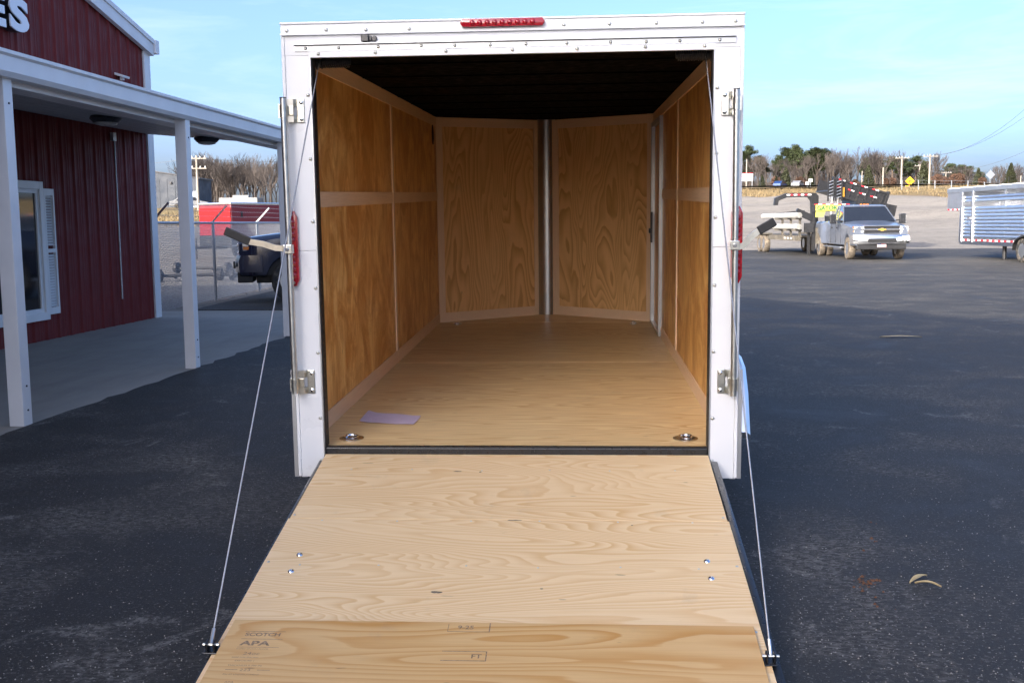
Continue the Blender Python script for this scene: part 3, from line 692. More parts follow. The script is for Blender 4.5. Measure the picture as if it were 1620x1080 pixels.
# --- V nose: two framed panels either side of a metal corner post
for sx in (-1, 1):
    A = Vector((sx*(WW-.0), LY-.02, 0)); B = Vector((sx*.060, AY-.02, 0)); d = (B-A).normalized(); nin = Vector((-d.y*sx*-1, d.x*sx*-1, 0))
    if nin.y > 0: nin = -nin
    L = (B-A).length
    def vb(s0_, s1_, z0, z1, t0, t1):
        P = []
        for z in (z0, z1):
            for (s_, t_) in ((s0_, t0), (s1_, t0), (s1_, t1), (s0_, t1)): P.append(A+d*s_+nin*t_+Vector((0, 0, z)))
        return MB().add(P, ((0, 3, 2, 1), (4, 5, 6, 7), (0, 1, 5, 4), (1, 2, 6, 5), (2, 3, 7, 6), (3, 0, 4, 7)))
    vb(-.02, L, 0, ZC, -.012, 0).build('nose_panel', M['front_ply'], TR)
    vb(.0, .062, .001, ZC, .0004, .008).build('corner_moulding', M['luan'], TR)
    vb(L-.07, L, .001, ZC-.001, .0004, .0075).build('centre_moulding', M['luan'], TR)
    vb(.063, L-.071, .001, TB, .0004, .007).build('base_trim', M['luan_y'], TR)
    vb(.063, L-.071, ZC-TT, ZC-.001, .0004, .007).build('top_trim', M['luan_y'], TR)
    A2 = Vector((sx*WO, 4.78, 0)); B2 = Vector((0, AY+.16, 0))
    mb = MB(); mb.add([A2+Vector((0, 0, -.12)), B2+Vector((0, 0, -.12)), B2+Vector((0, 0, 1.86)), A2+Vector((0, 0, 1.86)), A2+Vector((0, .03, -.12)), B2+Vector((0, .03, -.12)), B2+Vector((0, .03, 1.86)), A2+Vector((0, .03, 1.86))], ((0, 1, 2, 3), (7, 6, 5, 4), (0, 4, 5, 1), (1, 5, 6, 2), (2, 6, 7, 3), (3, 7, 4, 0)))
    mb.build('nose_skin', M['white_side'], TR)
mb = MB(); ar = []
for z in (-.01, ZC+.03):
    ar.append([Vector((.004+.082*q/5, AY-.045+.034*(1-(q/5)**2), z)) for q in range(-5, 6)])
mb.loft(ar, closed=False, caps=False); mb.build('nose_post', M['dull_alu'], TR, smooth=60)
MB().box(-.07, .095, AY+.004, AY+.03, -.02, ZC).build('nose_backing', M['dull_alu'], TR)
# --- ceiling and roof
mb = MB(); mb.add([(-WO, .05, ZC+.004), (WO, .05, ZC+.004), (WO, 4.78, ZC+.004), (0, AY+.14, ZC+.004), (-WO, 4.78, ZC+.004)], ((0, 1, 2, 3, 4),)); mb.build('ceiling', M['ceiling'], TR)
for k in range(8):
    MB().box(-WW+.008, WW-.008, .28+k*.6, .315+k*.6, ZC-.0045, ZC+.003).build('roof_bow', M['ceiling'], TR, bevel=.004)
ps = []
for (yy, hw) in ((.05, WO), (4.78, WO), (AY+.16, .02)):
    ps.append([Vector((hw*q/4, yy, 1.862+.026*(1-(q/4)**2)*(hw/WO))) for q in range(-4, 5)]+[Vector((hw*q/4, yy, 1.836)) for q in range(4, -5, -1)])
MB().loft(ps).build('roof_skin', M['white_side'], TR, smooth=30)
for sx in (-1, 1): MB().box(min(sx*(WO-.01), sx*(WO+.008)), max(sx*(WO-.01), sx*(WO+.008)), .082, 4.78, 1.838, 1.88).build('roof_edge', M['alu'], TR, bevel=.003)
# --- lift springs and cables
for sx in (-1, 1):
    sp = MB(); xs = sx*.80
    sp.cyl((xs-.075, .12, 1.742), (xs+.075, .12, 1.742), .014, 12); 
    pth = [(xs-.07+.14*i/120, .12+.023*math.cos(i*.75), 1.742+.023*math.sin(i*.75)) for i in range(121)]
    sp.tube(pth, .004, 5); so_ = sp.build('lift_spring', M['dark_metal'], TR, smooth=50)
    dr = MB(); dr.lathe(((.03, -.012), (.022, -.008), (.022, .008), (.03, .012)), 18, Matrix.Translation((sx*.866, .11, 1.740)) @ Matrix.Rotation(math.pi/2, 4, 'Y')); dr.build('cable_drum', M['dark_metal'], so_, smooth=30)
TH = math.atan(.1684)
RDN = Vector((0, -math.cos(TH), -math.sin(TH))); RNM = Vector((0, -math.sin(TH), math.cos(TH)))
def rpt(x, s, t): return Vector((x, 0.004, -.031))+RDN*s+RNM*t
def rbox(mb, x0, x1, s0_, s1_, t0, t1):
    P = [rpt(x, s, t) for t in (t0, t1) for (x, s) in ((x0, s0_), (x1, s0_), (x1, s1_), (x0, s1_))]
    return mb.add(P, ((0, 3, 2, 1), (4, 5, 6, 7), (0, 1, 5, 4), (1, 2, 6, 5), (2, 3, 7, 6), (3, 0, 4, 7)))
RL = 1.80
# --- ramp door
rd = rbox(MB(), -.872, .872, .01, RL, -.045, -.0195).build('ramp_door', M['white_side'], TR)
rbox(MB(), -.874, .876, .008, .647, -.019, 0).build('ramp_sheet', M['ramp_ply'], rd, bevel=.001, seg=1)
rbox(MB(), -.8795, .8815, .650, RL-.01, -.019, .0005).build('ramp_sheet', M['ramp_ply'], rd, bevel=.001, seg=1)
for sx in (-1, 1):
    e0, e1 = (.882, .912) if sx > 0 else (.880, .893)
    mb = MB(); rbox(mb, min(sx*e0, sx*e1), max(sx*e0, sx*e1), .055, RL, -.055, -.008); mb.build('ramp_edge', M['blackpaint'], rd, bevel=.006, smooth=40)
rbox(MB(), -.89, .89, RL-.009, RL+.02, -.05, -.002).build('ramp_edge', M['blackpaint'], rd)
# folded-back flap of plywood lying on the lower end of the ramp
fl = MB(); rbox(fl, -.857, .855, 1.412, RL+.10, .0015, .0175); flo = fl.build('ramp_flap', M['flap_ply'], rd, bevel=.001, seg=1)
sb = MB()
for sgn in (-1, 1):
    for (x_, s_) in ((.758, .946), (.759, 1.068)):
        d = MB(); c = rpt(sgn*x_, s_+(.02 if sgn > 0 else 0), .0005); Mx = Matrix.Translation(c) @ Matrix.Rotation(TH, 4, 'X')
        d.lathe(((.0125, 0), (.0115, .003), (.007, .006), (.002, .007)), 16, Mx); d.build('carriage_bolt', M['chrome'], rd, smooth=60)
    for s_ in (.62, 1.0, 1.42): sb.lathe(((.006, 0), (.004, .002)), 8, Matrix.Translation(rpt(sgn*.862, s_, .0005)) @ Matrix.Rotation(TH, 4, 'X'))
for k in range(6):
    for s_ in (.18, .665, 1.02): sb.lathe(((.0045, 0), (.003, .0015)), 8, Matrix.Translation(rpt(-.72+k*.29+random.uniform(-.02, .02), s_+random.uniform(-.006, .006), .0005)) @ Matrix.Rotation(TH, 4, 'X'))
sb.build('ramp_screws', M['zinc'], rd, smooth=60, kind='stuff')
rs = random.Random(8)
for (x_, s_, L, wd) in ((.035, .655, .10, .010), (-.14, .20, .014, .012), (-.24, .195, .05, .012), (.50, .69, .012, .008), (-.21, 1.20, .05, .02), (.16, 1.17, .014, .009)):
    m_ = MB(); n_ = 14; P = [rpt(x_+L/2*math.cos(6.283*i/n_)*rs.uniform(.5, 1.), s_+wd/2*math.sin(6.283*i/n_)*rs.uniform(.5, 1.), .0011) for i in range(n_)]
    m_.add(P, (tuple(range(n_)),)); m_.build('scuff_mark', plain('scuff', (.16, .12, .09), .9, 0, .5, 120.), rd)
# printed mill stamps on the flap
def stamp(txt, x, s, size, sx=1., bold=0.0):
    me = text_mesh(txt, size, 0, bold, sx=sx); me.materials.clear(); me.materials.append(M['ink'])
    o = bpy.data.objects.new('stamp', me); COL.objects.link(o); o.parent = rd
    X = Vector((1, 0, 0)); Yv = -RDN; Zv = RNM; p = rpt(x, s, .0178)
    o.matrix_basis = Matrix(((X.x, Yv.x, Zv.x, p.x), (X.y, Yv.y, Zv.y, p.y), (X.z, Yv.z, Zv.z, p.z), (0, 0, 0, 1)))
stamp('SCOTCH', -.795, 1.508, .026, 1.12, .0008); stamp('APA', -.795, 1.560, .034, 1.5, .0012)
stamp('RATED STURD-I-FLOOR', -.800, 1.583, .0085, 1.15); stamp('24oc', -.77, 1.612, .021, 1.3); stamp('SIZED FOR SPACING', -.80, 1.629, .0085, 1.1)
stamp('EXPOSURE 1', -.785, 1.647, .0095, 1.2); stamp('THICKNESS 0.703 IN.', -.80, 1.672, .0105, 1.15); stamp('223', -.755, 1.697, .018, 1.3); stamp('PS1-07 UNDERLAYMENT', -.80, 1.718, .0095, 1.1); stamp('APA', -.782, 1.758, .013, 1.2)
stamp('9-25', -.105, 1.452, .028, 1.05, .0006); stamp('FT', -.047, 1.612, .030, 1.05, .0006)
ln = MB()
for (x0, x1, s0_, s1_) in ((-.80, -.665, 1.481, 1.483), (-.80, -.665, 1.524, 1.526), (-.80, -.665, 1.570, 1.5715), (-.80, -.762, 1.690, 1.692), (-.70, -.66, 1.690, 1.692),
                           (-.135, .0, 1.466, 1.4685), (-.002, .002, 1.416, 1.468), (-.137, -.135, 1.424, 1.467), (-.14, .0, 1.575, 1.578), (-.14, .0, 1.624, 1.6275), (-.001, .0025, 1.575, 1.6275)):
    rbox(ln, x0, x1, s0_, s1_, .01765, .0179)
ln.build('stamp_lines', M['ink'], rd, kind='stuff')
# cable anchors and cables
for sx, (bx_, bs) in ((-1, (-.886, 1.566)), (1, (.880, 1.583))):
    an = MB(); rbox(an, bx_-.022, bx_+.03 if sx < 0 else bx_+.018, bs-.02, bs+.025, .001, .006)
    for q in (-.012, .012): rbox(an, bx_+q-.003, bx_+q+.003, bs-.014, bs+.016, .006, .034)
    ano = an.build('cable_anchor', M['blackpaint'], rd, bevel=.0015, seg=1)
    an2 = MB(); an2.cyl(rpt(bx_-.026, bs, .022), rpt(bx_+.026, bs, .022), .005, 8); an2.build('anchor_pin', M['zinc'], ano)
    p0 = rpt(bx_, bs, .024); p1 = Vector((-.862, .105, 1.748)) if sx < 0 else Vector((.854, .105, 1.738))
    MB().tube([p0, p0.lerp(p1, .35)+Vector((0, 0, -.004)), p0.lerp(p1, .7)+Vector((0, 0, -.003)), p1], .0030, 8).build('lift_cable', M['cable'], TR, smooth=60)
    MB().cyl(p0, p0+(p1-p0).normalized()*.05, .006, 8).build('cable_ferrule', M['alu'], ano, smooth=40)
# --- running gear: fenders and wheels under the box, chassis rails, coupler
def wheel_parts(parent, c, R, wdt, axis='x', dirty=False, rimcol=None, n=28):
    """tyre (part) with rim (sub-part); c centre, axle along local x"""
    Mx = Matrix.Translation(c) @ Matrix.Rotation(math.pi/2, 4, 'Y')
    h = wdt/2
    t_ = MB(); t_.lathe(((R*.60, -h*.9), (R*.80, -h), (R*.95, -h*.92), (R, -h*.65), (R, h*.65), (R*.95, h*.92), (R*.80, h), (R*.60, h*.9), (R*.58, h*.4), (R*.58, -h*.4)), n, Mx)
    t_.f = t_.f[:-2]+[]; n_ = n; k = 9   # close the ring instead of capping it
    t_.f += [(k*n_+i, k*n_+(i+1) % n_, (i+1) % n_, i) for i in range(n_)]
    to = t_.build('wheel', M['tyre_dirty'] if dirty else M['tyre'], parent, smooth=50)
    r_ = MB(); r_.lathe(((R*.60, -h*.8), (R*.52, -h*.45), (R*.25, -h*.3), (R*.22, h*.3), (R*.52, h*.45), (R*.60, h*.8)), n, Mx); r_.build('rim', rimcol or M['alu'], to, smooth=35)
    hb = MB()
    for a in range(8):
        q = 2*math.pi*a/8
        for sg in (-1, 1): hb.lathe(((R*.06, sg*h*.38), (R*.05, sg*h*.55)), 6, Mx @ Matrix.Translation((R*.38*math.cos(q), R*.38*math.sin(q), 0)))
    hb.lathe(((R*.16, -h*.75), (R*.16, h*.75)), 12, Mx); hb.build('hub', M['dark_metal'], to)
    return to
for sx in (-1, 1):
    fp = []
    for a in range(0, 181, 15):
        q = math.radians(a); fp.append((2.35-.92*math.cos(q) if a not in (0, 180) else 2.35-.92*math.cos(q), .10*0+.02+.24*math.sin(q)**.6 if 0 < a < 180 else -.245))
    pr = [(1.30, -.225), (1.40, .0), (1.52, .13), (1.68, .17), (3.02, .17), (3.18, .13), (3.30, .0), (3.40, -.225)]
    rings = []
    for (yy, zz) in pr: rings.append([Vector((sx*(WO+.004), yy, zz)), Vector((sx*1.258, yy, zz)), Vector((sx*1.280, yy+(.012 if yy < 2.3 else -.012), zz-.018)), Vector((sx*1.280, yy+(.012 if yy < 2.3 else -.012), zz-.045)), Vector((sx*(WO+.004), yy+(.012 if yy < 2.3 else -.012), zz-.03))])
    MB().loft(rings).build('fender', M['plate'], TR, smooth=30)
    for yy in (1.93, 2.77):
        wheel_parts(TR, Vector((sx*1.125, yy, -.44+.335-.028*yy)), .335, .2)
    MB().box(min(sx*.80, sx*.86), max(sx*.80, sx*.86), .06, 5.2, -.17, -.052).build('chassis_rail', M['blackpaint'], TR)
mb = MB(); mb.beam((-.8, 5.0, -.11), (0, 6.4, -.11), .06, .1); mb.beam((.8, 5.0, -.11), (0, 6.4, -.11), .06, .1); mb.box(-.06, .06, 6.3, 6.55, -.14, -.06); mb.build('tongue', M['blackpaint'], TR)
mb = MB(); mb.cyl((0, 6.1, -.58), (0, 6.1, .2), .035, 10); mb.cyl((0, 6.1, -.605), (0, 6.1, -.58), .09, 12); mb.build('tongue_jack', M['blackpaint'], TR)

# --- sheet of paper on the trailer floor
pp = [(-.825, .516), (-.826, .767), (-.53, .674), (-.537, .462)]
mb = MB(); rows = []
for i in range(7):
    r_ = []
    for j in range(5):
        a, b = i/6, j/4
        x = (pp[0][0]*(1-a)+pp[3][0]*a)*(1-b)+(pp[1][0]*(1-a)+pp[2][0]*a)*b; y = (pp[0][1]*(1-a)+pp[3][1]*a)*(1-b)+(pp[1][1]*(1-a)+pp[2][1]*a)*b
        r_.append(Vector((x, y, .001+.004*abs(math.sin(a*5+b*2))+(.008 if i == 0 else 0))))
    rows.append(r_)
mb.loft(rows, closed=False, caps=False)
Mt = Matrix.Translation((0, 0, .44)) @ Matrix.Rotation(.028, 4, 'X'); mb.v = [tuple(Mt @ Vector(q)) for q in mb.v]
tag(mb.build('paper_sheet', M['paper'], smooth=60), 'pale lilac sheet of paper lying on the trailer floor', 'paper')

# ================================================================== CHAIN-LINK FENCE
FE = thing('chain_link_fence', 'galvanised chain-link fence with barbed wire arms behind the porch', 'fence', (0, 0, 0))
def fx(y): return -6.78-.02*(y-12.4)
posts = [12.5, 15.6, 18.65, 21.7, 24.75]
for k, yy in enumerate(posts):
    MB().cyl((fx(yy), yy, -.05), (fx(yy), yy, 1.56), .03, 10).build('fence_post', M['galv'], FE, smooth=40)
    MB().beam((fx(yy), yy, 1.55), (fx(yy)+.30, yy-.02, 1.86), .035, .012, (0, 1, 0)).build('barbed_arm', M['galv'], FE)
MB().cyl((fx(12.4), 12.4, 1.53), (fx(24.8), 24.8, 1.53), .021, 8).build('top_rail', M['galv'], FE, smooth=40)
mb = MB()
for q in (.33, .66, .97):
    pth = [(fx(12.5)+.30*q, 12.5, 1.56+.30*q)]
    for a, b in zip(posts[:-1], posts[1:]):
        pth.append((fx((a+b)/2)+.30*q, (a+b)/2, 1.545+.30*q)); pth.append((fx(b)+.30*q, b, 1.56+.30*q))
    mb.tube(pth, .003, 4)
    yy = 12.6
    while yy < 24.7: mb.beam((fx(yy)+.30*q-.012, yy, 1.55+.3*q-.012), (fx(yy)+.3*q+.012, yy+.01, 1.55+.3*q+.012), .003, .003); yy += .13
o = mb.build('barbed_wire', M['galv'], FE); o['kind'] = 'stuff'
mb = MB(); y0, y1, z0, z1 = 12.4, 24.75, .03, 1.52; stp = .062
for sg in (-1, 1):
    c = y0-(z1-z0) if sg > 0 else y0
    while c < (y1 if sg > 0 else y1+(z1-z0)):
        # wire y = c + sg*(z-z0), clipped to the panel
        za, zb_ = z0, z1
        ya, yb = c, c+sg*(z1-z0)
        def clip(yv): return z0+(yv-c)*sg
        lo, hi = z0, z1
        if sg > 0: lo = max(lo, clip(y0)); hi = min(hi, clip(y1))
        else: lo = max(lo, clip(y1)); hi = min(hi, clip(y0))
        if hi-lo > .02:
            p = (fx(c+sg*(lo-z0)), c+sg*(lo-z0), lo); q = (fx(c+sg*(hi-z0)), c+sg*(hi-z0), hi); mb.beam(p, q, .006, .006, (1, 0, 0))
        c += stp
o = mb.build('wire_mesh', M['galv'], FE); o['kind'] = 'stuff'

# ================================================================== PICKUPS
def pickup(name, label, paint, loc, rotz, dually=False, dirty=False, emblem=False, bumper=None):
    """forward is local +y, origin on the ground under the middle of the wheelbase"""
    T = thing(name, label, 'pickup truck', loc, rotz)
    R = .405; WBH = 2.13 if dually else 1.85; hwid = 1.0
    yf, yr = WBH, -WBH
    F0, B0 = yf+1.0, yr-(1.35 if dually else 1.2)
    tyre = dirty
    # lower body as a loft along y, bottom edge arched over the wheels
    ys = set()
    yy = B0
    while yy <= F0+.001: ys.add(round(yy, 3)); yy += .12
    for c in (yf, yr):
        for a in range(-90, 91, 15): ys.add(round(c+.50*math.sin(math.radians(a)), 3))
    ys = sorted(ys)
    cabf, cabr = yf-.72, yr+(1.5 if dually else 1.0)        # bottom of windscreen, back of cab
    rings = []
    for yv in ys:
        zb_ = .50
        for c in (yf, yr):
            if abs(yv-c) < .50: zb_ = max(zb_, R-.02+math.sqrt(max(0, .50**2-(yv-c)**2)))
        if yv > cabf: zt = 1.36-.16*((yv-cabf)/(F0-cabf))**1.6
        else: zt = 1.40
        hw_ = hwid*(1-.10*max(0, (yv-(F0-.45))/.45)**2)
        if dually:
            e = max(0, 1-((yv-yr)/.72)**4); hw_ += .20*e
        shoulder = zt-.09
        pts_ = [(hw_*.93, zb_), (hw_*.985, zb_+.03), (hw_, min(shoulder-.02, .95)), (hw_*.985, shoulder), (hw_*.90, zt-.015), (hw_*.60, zt+.012), (0, zt+.02)]
        if yv < cabr: pts_ = [(hw_*.93, zb_), (hw_*.985, zb_+.03), (hw_, min(shoulder-.02, .95)), (hw_*.985, shoulder), (hwid*.94, zt), (hwid*.80, zt), (hwid*.79, 1.05)]
        rings.append([Vector((x, yv, z)) for x, z in pts_]+[Vector((-x, yv, z)) for x, z in reversed(pts_)])
    MB().loft(rings).build('body', paint, T, smooth=38)
    und = MB(); und.box(-.62, .62, B0+.2, F0-.3, .36, .62); und.box(-.95, .95, yr-.5, yr+.5, .52, .95); und.box(-.88, .88, yf-.5, yf+.5, .52, .95); und.build('chassis', M['black'], T)
    # cab: glass volume with painted pillars and roof
    zb0, zr = 1.38, 1.96
    def ring_at(f):   # f 0 belt, 1 roof
        hb, ht = hwid*.955, hwid*.76
        hw_ = hb+(ht-hb)*f; yfr = cabf-.02-(.86)*f; yrr = cabr+.05+.16*f; z = zb0+(zr-zb0)*f
        return hw_, yfr, yrr, z
    h0, f0, r0, z0_ = ring_at(0); h1, f1, r1, z1_ = ring_at(1)
    inr = MB(); inr.add([(-h0, f0, z0_), (h0, f0, z0_), (h0, r0, z0_), (-h0, r0, z0_), (-h1, f1, z1_), (h1, f1, z1_), (h1, r1, z1_), (-h1, r1, z1_)], ((0, 1, 5, 4), (1, 2, 6, 5), (2, 3, 7, 6), (3, 0, 4, 7), (4, 5, 6, 7)))
    inr.build('glasshouse', M['glass'], T)
    rf = MB(); rr_ = []
    for (k, z) in ((0, z1_-.035), (.02, z1_+.02), (.12, z1_+.05), (.35, z1_+.062)):
        rr_.append([Vector((-(h1+.02-k), f1+.03-k, z)), Vector((h1+.02-k, f1+.03-k, z)), Vector((h1+.02-k, r1-.03+k, z)), Vector((-(h1+.02-k), r1-.03+k, z))])
    rf.loft(rr_); rf.build('roof', paint, T, smooth=50, bevel=.01)
    for sx in (-1, 1):
        for (ya, yb, wd) in ((f0+.0, f1+.0, .075), (r0, r1, .30), ((f0+r0)/2-.05, (f1+r1)/2-.10, .085)):
            MB().beam((sx*(h0+.004), ya, z0_-.02), (sx*(h1+.004), yb, z1_), .03, wd, (0, 1, .3)).build('pillar', paint, T, bevel=.006, seg=1)
        hd = MB(); hd.box(min(sx*(hwid-.005), sx*(hwid+.022)), max(sx*(hwid-.005), sx*(hwid+.022)), (f0+r0)/2-.02, (f0+r0)/2+.14, 1.13, 1.165); hd.box(min(sx*(hwid-.005), sx*(hwid+.022)), max(sx*(hwid-.005), sx*(hwid+.022)), r0+.12, r0+.28, 1.13, 1.165); hd.build('door_handle', M['black'], T)
        for yv in ((f0+r0)/2-.1, f0-.25, r0+.02):
            MB().box(min(sx*(hwid-.01), sx*(hwid+.0015)), max(sx*(hwid-.01), sx*(hwid+.0015)), yv-.004, yv+.004, .56, 1.28).build('door_gap', M['black'], T)
        mr = MB(); mr.beam((sx*.93, f0-.30, 1.40), (sx*1.18, f0-.28, 1.43), .05, .05); mo = mr.build('mirror', M['black'], T)
        MB().box(min(sx*1.16, sx*1.40), max(sx*1.16, sx*1.40), f0-.36, f0-.22, 1.30, 1.66).build('mirror_shell', M['blackpaint'], mo, bevel=.03)
        rb = MB(); rb.beam((sx*1.02, yr+.62, .42), (sx*1.02, yf-.62, .42), .14, .05); rb.build('running_board', M['alu'], T, bevel=.01)
        for (yv, zc) in ((yf, R),): wheel_parts(T, Vector((sx*(hwid-.13), yv, zc)), R, .26, dirty=dirty)
        if dually:
            for xx in (hwid+.04, hwid-.26): wheel_parts(T, Vector((sx*xx, yr, R)), R, .24, dirty=dirty)
        else: wheel_parts(T, Vector((sx*(hwid-.13), yr, R)), R, .26, dirty=dirty)
        # lamps
        hl = MB(); hl.add([(sx*.62, F0-.005, .98), (sx*.955, F0-.13, .98), (sx*.955, F0-.13, 1.205), (sx*.62, F0-.01, 1.205), (sx*.62, F0-.1, .98), (sx*.955, F0-.25, .98), (sx*.955, F0-.25, 1.205), (sx*.62, F0-.1, 1.205)],
               ((0, 1, 2, 3), (4, 5, 6, 7), (0, 1, 5, 4), (1, 2, 6, 5), (2, 3, 7, 6), (3, 0, 4, 7)))
        hv = [Vector(q)+Vector((0, .035, 0)) for q in hl.v]; hl.v = [tuple(q) for q in hv]
        ho = hl.build('headlight', M['clear'], T, bevel=.008)
        for zz in (1.0, 1.135):
            MB().add([(sx*.90, F0-.075, zz), (sx*.962, F0-.10, zz), (sx*.962, F0-.10, zz+.06), (sx*.90, F0-.075, zz+.06), (sx*.962, F0-.26, zz), (sx*.962, F0-.26, zz+.06)], ((0, 1, 2, 3), (1, 4, 5, 2))).build('indicator', M['amber'], ho)
        MB().add([(sx*.61, F0+.036, 1.075), (sx*.965, F0-.09, 1.075), (sx*.965, F0-.09, 1.105), (sx*.61, F0+.036, 1.105), (sx*.61, F0-.05, 1.075), (sx*.965, F0-.2, 1.075), (sx*.965, F0-.2, 1.105), (sx*.61, F0-.05, 1.105)],
               ((0, 1, 2, 3), (4, 5, 6, 7), (0, 1, 5, 4), (1, 2, 6, 5), (2, 3, 7, 6), (3, 0, 4, 7))).build('lamp_trim', M['chrome'], ho)
    # grille with bars, bumper, skirt, plate
    gr = MB().box(-.615, .615, F0-.06, F0+.012, .93, 1.225).build('grille', M['black'], T)
    for z0q, z1q in ((.925, .955), (1.06, 1.115), (1.205, 1.235)): MB().box(-.64, .64, F0+.0125, F0+.045, z0q, z1q).build('grille_bar', M['chrome'], gr, bevel=.008)
    for zz in (.985, 1.01, 1.035, 1.14, 1.165, 1.19): MB().box(-.60, .60, F0+.0125, F0+.024, zz-.005, zz+.005).build('grille_slat', M['dark_metal'], gr)
    bp = []
    for xx in (-1.02, -.98, -.75, -.4, 0, .4, .75, .98, 1.02):
        yb = F0+.13-.16*(abs(xx)/1.02)**3
        if abs(xx) > 1: yb -= .30
        bp.append([Vector((xx, yb-.12, .58)), Vector((xx, yb-.01, .58)), Vector((xx, yb, .66)), Vector((xx, yb, .80)), Vector((xx, yb-.04, .90)), Vector((xx, yb-.12, .90))])
    bo = MB().loft(bp).build('front_bumper', bumper or M['chrome'], T, smooth=35)
    MB().box(-.50, .50, F0+.10, F0+.139, .635, .775).build('bumper_inset', M['black'], bo, bevel=.01)
    for sx in (-1, 1):
        d = MB(); d.lathe(((.06, 0), (.06, .02), (.03, .03)), 14, Matrix.Translation((sx*.78, F0+.045, .735)) @ Matrix.Rotation(-math.pi/2, 4, 'X')); d.build('fog_light', M['clear'], bo)
    MB().box(-.86, .86, F0-.25, F0+.03, .38, .60).build('air_dam', M['black'], T, bevel=.02)
    pl_ = MB().box(-.155, .155, F0+.05, F0+.062, .46, .615).build('front_plate', M['whitetape'], T)
    if emblem:
        for k in range(7):
            if k % 2 == 0: MB().box(-.15, .15, F0+.0625, F0+.0635, .465+k*.021, .486+k*.021).build('stripe', M['redtape'], pl_)
        MB().box(-.15 if False else .02, .15, F0+.0637, F0+.0645, .54, .612).build('canton', plain('flag_blue', (.03, .04, .2), .5), pl_)
        e = [(-.17, -.028), (-.145, .028), (-.062, .028), (-.05, .058), (.068, .058), (.055, .028), (.17, .028), (.145, -.028), (.062, -.028), (.05, -.058), (-.068, -.058), (-.055, -.028)]
        em = MB(); em.prism(e, lambda a, b: (a*1.0, F0+.062, 1.088+b), lambda a, b: (a, F0+.046, 1.088+b)); eo = em.build('emblem', M['chrome'], gr)
        em = MB(); em.prism(e, lambda a, b: (a*.86, F0+.066, 1.088+b*.8), lambda a, b: (a*.86, F0+.0625, 1.088+b*.8)); em.build('emblem_face', plain('gold', (.62, .40, .08), .35, .6), gr)
    # tail
    MB().box(-hwid, hwid, B0-.12, B0-.01, .55, .74).build('rear_bumper', M['chrome'], T, bevel=.02)
    MB().box(-hwid*.8, hwid*.8, B0+.0, cabr-.05, 1.02, 1.05).build('bed_floor', M['black'], T)
    for k in range(3): MB().box(-.12+k*.12-.04, -.12+k*.12+.04, f1-.05, f1+.0, z1_+.05, z1_+.08).build('roof_marker', M['amber'], T)
    st = MB(); st.lathe(((.18, 0), (.2, .015), (.18, .03)), 18, Matrix.Translation((-.38, cabf-.55, 1.42)) @ Matrix.Rotation(1.2, 4, 'X')); st.build('steering_wheel', M['dark_metal'], T)
    return T
M['silver'] = plain('silver_paint', (.13, .15, .19), .35, .4, .04, 3., coat=.6, dirt=((.17, .155, .13), .62, 1.2))
M['navy'] = plain('dark_blue_paint', (.012, .018, .045), .22, .3, .05, 3., coat=1.)
def cam_xy(u, D):
    p = Vector((CAM.x, CAM.y, 0))+RH*u+FH*D; return p.x, p.y
HEAD = math.atan2(FH.y, FH.x)       # heading away from camera
# silver crew-cab dually, facing the camera
x, y = cam_xy(13.55, 40.9)
pickup('pickup_truck', 'silver crew-cab dually pickup with chrome grille and muddy tyres at the asphalt edge', M['silver'], (x, y, .014), HEAD+math.pi/2-.085, True, True, True)
# dark blue pickup nosed up to the fence behind the porch
pickup('pickup_truck', 'dark blue pickup parked nose-in at the fence behind the porch posts', M['navy'], (-3.48, 16.2, .014), math.pi/2+.22, bumper=M['navy'])

# ================================================================== GOOSENECK FLATBED WITH SIGN PANELS
M['black_steel'] = plain('black_steel', (.014, .014, .015), .4, 0, .3, 8., dirt=((.12, .105, .085), .6, 3.))
M['muddy_steel'] = plain('muddy_steel', (.085, .075, .058), .8, 0, .25, 4., dirt=((.17, .145, .11), .5, 3.))
M['pipe'] = plain('white_pipe', (.42, .41, .38), .45, 0, .08, 6., dirt=((.33, .27, .2), .62, 5.))
M['yellowgreen'] = plain('yellow_panel', (.50, .48, .09), .5, 0, .05, 4.); M['green'] = plain('green_print', (.012, .11, .04), .5, 0, .05, 4.)
def frame_at(name, label, cat, u, D, extra=0.):
    """thing whose local x runs to picture right and local y away from the camera"""
    x, y = cam_xy(u, D); return thing(name, label, cat, (x, y, terrain(x, y)), YAW+extra)
G = frame_at('gooseneck_trailer', 'muddy gooseneck flatbed trailer with yellow sign panels hitched behind the silver pickup', 'trailer', 13.0, 43.0)
for yy in (6.4, 7.25, ):
    for sx in (-1, 1): wheel_parts(G, Vector((sx*1.05, yy, .40)), .40, .26, dirty=True)
for sx in (-1, 1):
    MB().box(sx*.98-.06, sx*.98+.06, 1.2, 9.5, .60, .82).build('deck_rail', M['muddy_steel'], G)
    MB().box(sx*1.05-.16, sx*1.05+.16, 5.8, 7.85, .84, .90).build('wheel_guard', M['muddy_steel'], G, bevel=.01)
MB().box(-.919, .919, 1.2, 9.5, .76, .83).build('deck', M['muddy_steel'], G)
for (z0_, z1_, wd) in ((.05, 2.0, .11),):
    for xx in (-.62, .62): MB().box(xx-wd/2, xx+wd/2, .1, .24, .22, z1_).build('front_upright', M['black_steel'], G)
MB().box(-.56, .56, .12, .6, .50, 1.15).build('riser', M['muddy_steel'], G)
MB().beam((0, .3, 1.5), (0, -2.6, 1.5), .26, .26).build('neck', M['black_steel'], G)
MB().cyl((0, -2.3, 1.08), (0, -2.3, 1.5), .06, 10).build('coupler', M['black_steel'], G)
MB().box(-.70, .70, -.02, .10, 1.80, 2.12).build('sign_box', M['black_steel'], G)
pnl = MB().box(-.60, .42, -.034, -.0205, 1.835, 2.075).build('sign_panel', M['yellowgreen'], G)
